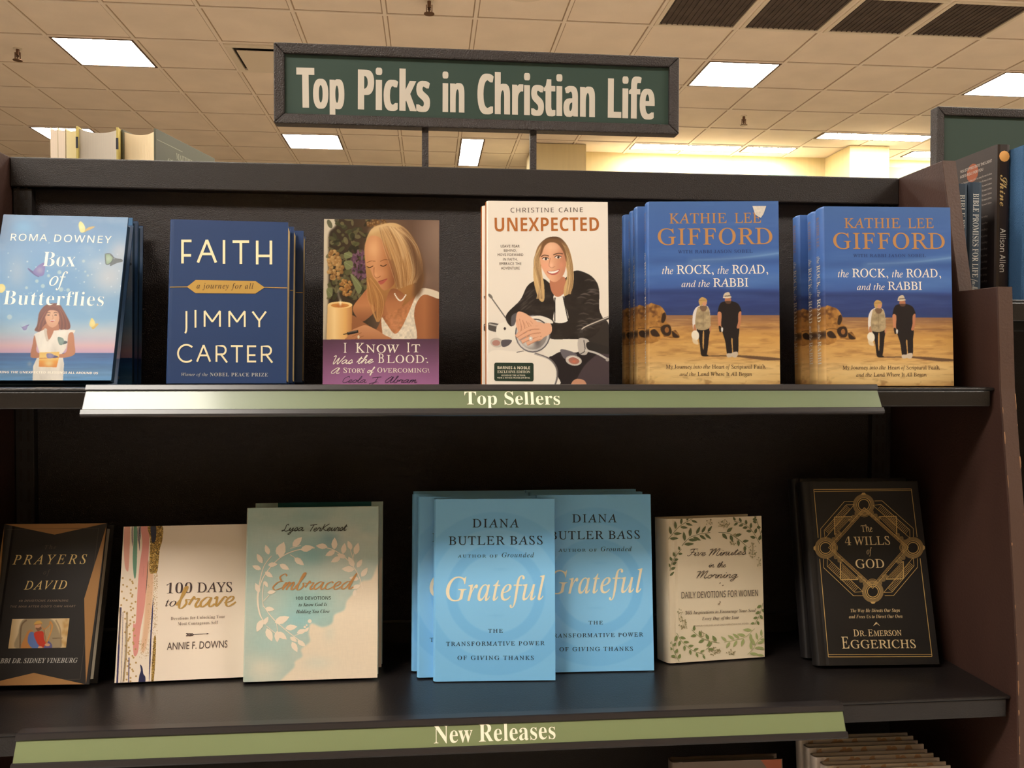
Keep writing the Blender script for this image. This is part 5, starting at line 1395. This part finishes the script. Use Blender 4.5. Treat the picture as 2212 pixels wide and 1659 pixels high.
branch(i, [(190, 340), (300, 215), (430, 135)], 9, 85, .34)
branch(i, [(325, 400), (400, 320), (500, 285), (600, 270)], 10, 95, .34)
branch(i, [(1080, 380), (1010, 260), (930, 190), (830, 160)], 11, 58, .5)
branch(i, [(680, 270), (780, 280), (880, 340), (960, 410)], 7, 75, .46)
branch(i, [(210, 640), (240, 540), (320, 430)], 8, 50, .6)
branch(i, [(1110, 380), (1060, 180), (1020, 130)], 3, 46, .6)
i.leaf(1010, 140, 46, -10, .7).leaf(1050, 220, 40, 0, .8).leaf(210, 690, 60, 45, .4)
i.build('leaf_print', G1, cov)
i = Ink(fl)
branch(i, [(275, 1240), (330, 1330), (430, 1410), (545, 1450)], 11, 62, .46)
branch(i, [(690, 1338), (600, 1320), (500, 1280), (420, 1210)], 7, 70, .5)
branch(i, [(300, 1520), (250, 1420), (225, 1320)], 6, 52, .6)
branch(i, [(1110, 950), (1080, 1060), (1030, 1160)], 7, 52, .6)
branch(i, [(560, 1400), (600, 1370)], 2, 60, .5)
i.build('leaf_print', G2, cov)
i = Ink(fl)
branch(i, [(1030, 1200), (940, 1280), (840, 1310), (735, 1330)], 9, 90, .36)
branch(i, [(960, 1450), (1020, 1390), (1060, 1320), (1110, 1270)], 8, 90, .34)
i.leaf(1125, 1400, 65, 170, .34).leaf(1120, 1460, 80, 175, .3)
i.build('leaf_print', G3, cov)
i = Ink(fl); rg = np.random.default_rng(11)
for cx_, cy_, n, rx_, ry_ in ((590, 170, 10, 55, 30), (730, 185, 34, 60, 40), (1010, 440, 34, 40, 80), (1070, 560, 12, 24, 60), (860, 290, 9, 30, 24), (820, 370, 12, 30, 30), (300, 1080, 12, 40, 70), (340, 1160, 32, 46, 50), (640, 1420, 34, 60, 40), (800, 1430, 16, 50, 30), (520, 1250, 10, 26, 40), (700, 1170 + 600, 0, 1, 1)):
    for k in range(n):
        a, d = rg.uniform(0, 6.28), math.sqrt(rg.uniform(.1, 1))
        x, y = cx_ + rx_ * d * math.cos(a), cy_ + ry_ * d * math.sin(a)
        i.dot(x, y, 7, 4, 6, rg.uniform(0, 3))
        if k % 3 == 0: i.line([(x, y), (cx_, cy_ + ry_ * .6)], 2)
i.build('sprig_print', ink((150, 140, 100)), cov)
DKB = ink((66, 54, 44))
i = Ink(fl, -.0006).hand('Five', 378, 560, 494, 31, 5).hand('Minutes', 590, 948, 494, 31, 5, 484).hand('in', 584, 640, 606, 26, 4.5).hand('the', 668, 752, 606, 26, 4.5).hand('Morning', 468, 870, 712, 33, 5, 706)
i.build('title_lettering', DKB, cov)
i = Ink(fl, -.0006).text('DAILY DEVOTIONS FOR WOMEN', 'sansm', 322, 1062, 908, 62, 884)
i.text('365 Inspirations to Encourage Your Soul', 'bi', 358, 1040, 1062, 30, 1036, off=-.01).text('Every Day of the Year', 'bi', 520, 880, 1118, 30, 1104, off=-.01)
i.build('subtitle_lettering', ink((84, 70, 58)), cov)
i = Ink(fl, -.0006).text('PREVIOUSLY PUBLISHED AS NIV DAILY INSPIRATIONS FOR WOMEN', 'sans', 440, 970, 1182, 15, 1156)
for x, y, a in ((690, 768, 60), (712, 785, 20), (680, 960, 30), (700, 950, 110), (690, 968, 150)): i.leaf(x, y, 22, a, .5)
i.build('small_print', ink((160, 140, 116)), cov)
spine_text('five', [('Five Minutes in the', 'bscript', .10, .48, 1.2, 0), ('Morning', 'bscript', .50, .70, 1.2, 0)], DKB, cov, .013)

# ---- black book with a golden diamond emblem
fl = face('wills')
BK_ = (27, 24, 24)
root, cov = place('wills', 'hardcover_book', 'black hardcover with a golden diamond emblem and thin gold frame', 'book', SH2, 'case', mat('black_cover', BK_, .48, .4), M['page_grey'], 'black books with golden emblem')
GO = ink((190, 156, 98), .45)
GD_ = ink((132, 108, 70), .5)
i = Ink(fl)
# thin double frame
i.line([(196, 168), (975, 178)], 5).line([(198, 184), (977, 190)], 4).line([(198, 168), (226, 552)], 5).line([(975, 178), (1015, 560)], 5).line([(236, 720), (292, 1500)], 5).line([(1036, 730), (1118, 1510)], 5).line([(290, 1482), (1116, 1496)], 4).line([(292, 1500), (1118, 1512)], 5)
# centre diamond from its four corners, drawn as nested lines
Tp, Rt, Bt, Lf = [np.array(q, float) for q in ((598, 320), (944, 640), (655, 962), (308, 632))]
Cn = (Tp + Rt + Bt + Lf) / 4
for k, w in ((1., 7), (.955, 4), (.92, 4)):
    i.line([Cn + (q - Cn) * k for q in (Tp, Rt, Bt, Lf)], w, closed=True)
# the four ring medallions
for x, y in ((594, 297), (980, 646), (655, 988), (284, 634)):
    for r0, r1 in ((40, 47), (54, 60)): i.ring(x, y, r0, r1)
for x, y, dx, dy in ((594, 297, 0, -1), (980, 646, 1, 0), (655, 988, 0, 1), (284, 634, -1, 0)):
    i.poly([(x + dx * 96 - dy * 10, y + dy * 96 - dx * 10), (x + dx * 80 - dy * 22, y + dy * 80 - dx * 22), (x + dx * 80 + dy * 22, y + dy * 80 + dx * 22), (x + dx * 96 + dy * 10, y + dy * 96 + dx * 10)])
# outer octagon lines and hatched bands
ctr = {'tl': ((360, 390), (440, 268), (512, 268), (247, 560), (247, 482)), 'tr': ((852, 394), (740, 268), (680, 268), (985, 560), (985, 492)), 'br': ((900, 890), (820, 1022), (750, 1022), (1015, 730), (1015, 800)), 'bl': ((400, 888), (500, 1018), (575, 1020), (266, 720), (266, 790))}
for q, (k0, a, a2, b2, b_) in ctr.items():
    i.line([a2, a, b_, b2], 4.5)
    a, a2, b_, b2 = [np.array(v, float) for v in (a, a2, b_, b2)]
    ins = lambda v: v + (Cn - v) / np.linalg.norm(Cn - v) * 30
    A, B_ = ins(a), ins(b_)
    d = (B_ - A) / np.linalg.norm(B_ - A); nrm = np.array([-d[1], d[0]])
    if nrm @ (Cn - A) < 0: nrm = -nrm
    Wd = 48
    A2, B2 = A + nrm * Wd - d * 40, B_ + nrm * Wd + d * 40
    for P in ([A, B_], [A + nrm * Wd - d * 44, B_ + nrm * Wd + d * 44], [A, A + nrm * Wd - d * 44], [B_, B_ + nrm * Wd + d * 44]): i.line(P, 4)
    L_ = np.linalg.norm(B_ - A)
    for k in range(22):
        t = (k + .5) / 22
        s_ = A + d * L_ * t
        i.line([s_, s_ + nrm * Wd + d * 0], 3.2)
    # triangle with hatching between the band and the diamond
    k0 = np.array(k0, float)
    hx = np.array([Cn[0] - k0[0], 0]); hy = np.array([0, Cn[1] - k0[1]])
    t1 = k0 + np.sign(hx) * 140; t2 = k0 + np.sign(hy) * 140
    i.line([k0, t1], 9).line([k0, t2], 9).line([t1, t2], 3)
    e = np.sign(hx) * 9 + np.sign(hy) * 9
    for k in range(1, 9):
        f = k / 9.
        i.line([k0 + e + np.sign(hx) * 122 * f, k0 + e + np.sign(hy) * 122 * f], 3)
# wavy links
i2 = Ink(fl)
for x, y in ((594, 297), (980, 646), (655, 988), (284, 634)):
    i2.ring(x, y, 62, 86)
for (x0, y0), (x1, y1) in (((594, 297), (284, 634)), ((594, 297), (980, 646)), ((655, 988), (284, 634)), ((655, 988), (980, 646))):
    a, b_ = np.array([x0, y0], float), np.array([x1, y1], float); d = b_ - a; L_ = np.linalg.norm(d); d /= L_; nrm = np.array([-d[1], d[0]])
    if nrm @ (Cn - a) > 0: nrm = -nrm
    for t0, t1 in ((82, 175), (L_ - 175, L_ - 82)):
        tt = np.linspace(t0, t1, 22)
        P = [a + d * t - nrm * 6 + nrm * 7 * math.sin(t * .16) for t in tt]
        for o_ in (-16, -9, -2, 5, 12): i2.line([q + nrm * o_ for q in P], 5)
for k in range(3):
    i.ring(598, 350, 24 + k * 9, 27 + k * 9, 24, .35, 2.8); i.ring(652, 930, 24 + k * 9, 27 + k * 9, 24, -2.8, -.35); i.ring(336, 634, 24 + k * 9, 27 + k * 9, 24, -1.2, 1.2); i.ring(918, 642, 24 + k * 9, 27 + k * 9, 24, 1.95, 4.3)
i2.build('wave_band_print', GD_, cov)
i.b.v = [(x, y - .0002, z) for x, y, z in i.b.v]
i.build('gold_emblem', GO, cov)
CRM = ink((222, 196, 150))
Ink(fl, -.0006).text('The', 'rom', 572, 662, 512, 52, off=.004).text('4', 'serifb', 442, 490, 616, 66, off=-.014).text('WILLS', 'rom', 512, 800, 616, 66, off=.004).text('of', 'it', 612, 656, 690, 52).text('GOD', 'rom', 524, 752, 800, 70, off=.004).build('title_lettering', CRM, cov)
Ink(fl, -.0006).text('The Way He Directs Our Steps', 'bi', 476, 870, 1148, 26, 1152, off=-.008).text('and Frees Us to Direct Our Own', 'bi', 462, 888, 1196, 26, 1200, off=-.008).build('subtitle_lettering', CRM, cov)
i = Ink(fl, -.0006).poly([(652, 1262), (678, 1228), (690, 1250), (680, 1244)]).poly([(684, 1232), (708, 1262), (694, 1252)])
i.text('D', 'rom', 497, 540, 1340, 54, off=.004).text('R.', 'rom', 546, 598, 1340, 44, off=.004).text('E', 'rom', 614, 654, 1342, 54, off=.004).text('MERSON', 'rom', 660, 880, 1342, 44, off=.004)
i.text('E', 'rom', 404, 462, 1436, 94, off=.004).text('GGERICHS', 'rom', 474, 992, 1436, 66, 1442, off=.004)
i.build('author_lettering', CRM, cov)
again('wills', 'second copy of the black hardcover with golden emblem, hidden behind the first', -.002, .032, 0, 13)

# ================================================================ books of the third shelf, tops only
PEA = mat('apricot_cover', (226, 196, 164), .5, var=(30, .18))
def plain(key, label, x, y, rz, lean, w, h, t, base, style, cm, pm, group, **kw):
    return set_book(key, 'hardcover_book' if style != 'paper' else 'paperback_book', label, 'book', x, y, rz, lean, w, h, t, base, style, cm, pm, group, **kw)
plain('low', 'brown grey hardcover at the bottom edge, left of the pale stack', .379, 1.027, -1., 6, .142, .2330, .022, SH3, 'case', mat('taupe_cover', (120, 104, 92), .55), M['page_grey'], 'books on the lowest shelf')
Ink(Flat(.142, .2330, [(0, 0), (1, 0), (1, 1), (0, 1)])).poly([(.80, .0), (.99, 0), (.99, .12), (.87, .06)]).build('cover_print', ink((176, 96, 66)), BK['low'][1])
r, cov = plain('pale', 'front pale pink book of the stack at the bottom right edge', .577, .978, -1., 6, .157, .2335, .017, SH3, 'case', mat('pale_cover', (246, 232, 220), .5, var=(26, .06)), M['page'], 'pale books on the lowest shelf')
SIZES['pale'] = (.577, .978, -1., 6, .157, .2335, .017, None)
i = Ink(Flat(.157, .2335, [(0, 0), (1, 0), (1, 1), (0, 1)]))
for k in range(14): i.leaf(.05 + .065 * k, .05 + .03 * math.sin(k), .07, 40 + 70 * (k % 3), .5)
i.build('cover_print', ink((226, 184, 146)), cov)
for q, (dx, dy) in enumerate(((-.001, .022), (-.003, .046), (0., .073), (0., .098))):
    again('pale', ('second', 'third', 'fourth', 'rearmost')[q] + ' pale book from the front in the stack at the bottom right edge', dx, dy)

# ================================================================ books on the far side of the top rail, seen from their fore-edges
RS = .107
def fore(name, label, x, y, w, h, d, boards, pm, band=None, rz=0., concave=.006):
    """book standing with its fore-edge towards us: w = thickness, d = depth of the page block"""
    t = thing(name, label, 'book', (x, y, RS), (0, 0, R(rz)), 'books behind the top rail')
    bt = .0032
    if boards:
        for sx in (-1, 1):
            b = MB(); xa, xb = sorted((sx * w / 2, sx * (w / 2 - bt))); b.box(xa, xb, -.004, d, 0, h)
            cv = b.build('cover', boards, t, bevel=.0008)
            if band:
                b = MB(); b.box(xa - .0002, xb + .0002, -.0042, -.0039, h - .033, h - .016); b.build('cloth_band', band, cv)
        b = MB(); b.box(-w / 2 + bt, w / 2 - bt, d, d + .004, 0, h); b.build('spine', boards, t)
    ww = w / 2 - (bt if boards else .0005)
    # page block: concave fore-edge, slightly sagging top
    n = 10; b = MB()
    rows = [(-ww + 2 * ww * k / n) for k in range(n + 1)]
    P = [(xx, concave * (1 - (xx / ww) ** 2)) for xx in rows]
    top = [h - .003 - (.004 if concave else .001) * (1 - (xx / ww) ** 2) for xx in rows]
    vs = [(xx, yy, .003) for xx, yy in P] + [(xx, yy, z) for (xx, yy), z in zip(P, top)] + [(xx, d - .001, .003) for xx, yy in P] + [(xx, d - .001, z) for (xx, yy), z in zip(P, top)]
    m_ = n + 1
    fs = []
    for k in range(n):
        fs += [(k, k + 1, m_ + k + 1, m_ + k), (2 * m_ + k, 3 * m_ + k, 3 * m_ + k + 1, 2 * m_ + k + 1), (m_ + k, m_ + k + 1, 3 * m_ + k + 1, 3 * m_ + k), (k, 2 * m_ + k, 2 * m_ + k + 1, k + 1)]
    fs += [(0, m_, 3 * m_, 2 * m_), (n, 2 * m_ + n, 3 * m_ + n, m_ + n)]
    b.add(vs, fs); b.build('page_block', pm, t)
    if not boards:
        for sx in (-1, 1):
            b = MB(); xa, xb = sorted((sx * w / 2, sx * (w / 2 - .0005))); b.box(xa, xb, 0, d, 0, h); b.build('cover', M['white'], t)
    return t
PB = mat('bright_pages', (236, 218, 198), .9, .2, wave=('X', 200, .12))
PG = mat('grey_pages', (206, 196, 182), .9, .2, wave=('X', 220, .12))
PC = mat('cream_pages', (240, 218, 180), .9, .2, wave=('X', 220, .06))
YEL = mat('yellow_boards', (196, 176, 96), .6)
BLKB = ink((40, 42, 52))
Y0 = 1.35
fore('paperback_book', 'leftmost thin white paperback behind the top rail', -.5595, Y0, .0105, .2515, .15, None, PB, concave=0.)
fore('paperback_book', 'second thin white paperback behind the top rail', -.5485, Y0, .0105, .251, .15, None, PB, concave=0.)
fore('paperback_book', 'third white paperback behind the top rail, beside the yellow book', -.5350, Y0, .0140, .2505, .15, None, mat('ivory_pages', (226, 210, 160), .9), concave=0.)
fore('hardcover_book', 'thick hardcover with yellow boards and black bands, grey page edges, behind the top rail', -.4960, Y0, .0610, .2535, .16, YEL, PG, BLKB)
fore('hardcover_book', 'thick grey green hardcover with cream page edges, rightmost behind the top rail', -.4370, Y0 + .004, .0560, .2530, .185, mat('olive_boards', (84, 84, 64), .6), PC, rz=-13.)
# lettering on the olive cover's outer side
o = [c for c in COL.objects if c.get('label', '').startswith('thick grey green')][0]
cv = [c for c in kids(o) if c.name.startswith('cover')][-1]
b = MB()
for tx, ya, yb_, z, k in (('MATTHEW HENRY', .055, .155, .221, .0095), ('COMMENTARY', .030, .125, .206, .0105)):
    v, f, w_ = text_mesh(tx, 'serifb', -.008)
    b.add([(.0560 / 2 + .0003, ya + q[0] / w_ * (yb_ - ya), z + q[1] * k) for q in v], f)
b.add([(.0283, .0, .2365), (.0283, .075, .2365), (.0283, .075, .2373), (.0283, .0, .2373)], [(0, 1, 2, 3)])
b.build('lettering', ink((160, 158, 134)), cv)

# ================================================================ books in the neighbouring bay, spines out
NS = .0945
def spined(name, label, x, y, w, h, d, cm, pm, rz=0.):
    """book with its spine towards us; w thickness, d depth"""
    t = thing(name, label, 'book', (x, y, NS), (0, 0, R(rz)), 'spine-out books right of the bookcase')
    b = MB(); bt = .0015
    b.prism([(-w / 2, d), (-w / 2, .003), (-w / 2 + .002, .0008), (-w / 4, 0), (w / 4, 0), (w / 2 - .002, .0008), (w / 2, .003), (w / 2, d), (w / 2 - bt, d), (w / 2 - bt, .004), (-w / 2 + bt, .004), (-w / 2 + bt, d)], 'z', 0, h)
    cv = b.build('cover', cm, t)
    b = MB(); b.box(-w / 2 + bt, w / 2 - bt, .0045, d - .003, .003, h - .003); b.build('page_block', pm, t)
    return t, cv
def spine_run(cv, m_, parts, name='spine_lettering'):
    b = MB()
    for tx, st, z0, z1, k, off, xo in parts:      # z0 top, z1 bottom, reading downwards
        v, f, w_ = text_mesh(tx, st, off)
        b.add([(xo + k * (q[1] - .5), -.0004, z0 - q[0] / w_ * (z0 - z1)) for q in v], f)
    return b.build(name, m_, cv)
BLU = mat('dark_blue_spine', (42, 62, 82), .5)
SIL = ink((206, 208, 204))
t, cv = spined('hardcover_book', 'small dark blue book, its spine half hidden by the side panel', .7475, 1.145, .0185, .1655, .10, BLU, M['page'])
spine_run(cv, SIL, [('BIBLE PROMISES', 'serifb', .150, .060, .008, -.006, 0.)])
t, cv = spined('hardcover_book', 'small dark blue book with silver spine lettering, second from the side panel', .7680, 1.145, .0205, .168, .10, BLU, M['page'])
spine_run(cv, SIL, [('BIBLE PROMISES FOR LIFE', 'serifb', .152, .034, .0085, -.006, 0.), ('for Mothers', 'bscript', .032, .004, .009, 0, 0.)])
SHN = mat('dark_brown_spine', (44, 32, 28), .42, var=(14, .35))
t, cv = spined('paperback_book', 'taller dark brown book with gold script on its spine and orange lights on its cover', .8265, 1.17, .0215, .229, .15, SHN, M['page'])
spine_run(cv, ink((210, 180, 120)), [('Shine', 'bscript', .185, .140, .011, 0, 0.)])
spine_run(cv, ink((226, 220, 210)), [('Allison Allen', 'sansm', .108, .045, .0085, 0, 0.)])
b = MB()
b.add([(.001 + .008 * math.cos(a * .5236), -.0003, .212 + .008 * math.sin(a * .5236)) for a in range(12)], [tuple(range(12))])
b.add([(.006 + .006 * math.cos(a * .5236), -.0003, .008 + .006 * math.sin(a * .5236)) for a in range(12)], [tuple(range(12))])
b.build('orange_light_print', ink((236, 172, 96)), cv)
b = MB()
b.add([(-.01085, .055 + .014 * math.cos(a * .5236), .200 + .014 * math.sin(a * .5236)) for a in range(12)], [tuple(range(12))])
b.build('orange_light_print', ink((150, 78, 46)), cv)
b = MB()
def side_run(tx, st, ya, yb_, z, k):
    v, f, w_ = text_mesh(tx, st, 0.)
    b.add([(-.0109, yb_ - q[0] / w_ * (yb_ - ya), z + q[1] * k) for q in v], f)
side_run('YOU STEPPED INTO THE LIGHT', 'sansb', .010, .085, .206, .0042); side_run("GOD'S ROLE FOR YOU", 'sansb', .030, .085, .198, .0042)
for k in range(7): side_run('what happens when all of us step forward shine', 'sans', .010, .085, .188 - .007 * k, .003)
for k in range(11): side_run('shine bright today', 'sans', .018, .05 + .01 * (k % 3), .128 - .0095 * k, .003)
b.build('back_cover_lettering', ink((170, 160, 150)), cv)
LB = mat('blue_cloth', (58, 98, 138), .8, bump=(700, .8))
t, cv = spined('hardcover_book', 'blue cloth covered book with a large cream label, cut off by the right edge', .873, 1.145, .066, .2225, .16, LB, M['page'])
b = MB(); b.box(-.026, .026, -.0008, .0, .058, .190); b.build('paper_label', mat('cream_label', (232, 218, 190), .8), cv)
b = MB(); b.box(-.026, -.004, -.0007, .0, .010, .028); b.build('price_sticker', mat('yellow_sticker', (216, 184, 70), .6), cv)
spined('paperback_book', 'red topped book behind the blue cloth book at the right edge', .925, 1.20, .03, .227, .12, mat('red_cover', (206, 92, 72), .5), M['page'])

# the scratch scene is no longer needed
bpy.data.scenes.remove(_ts)
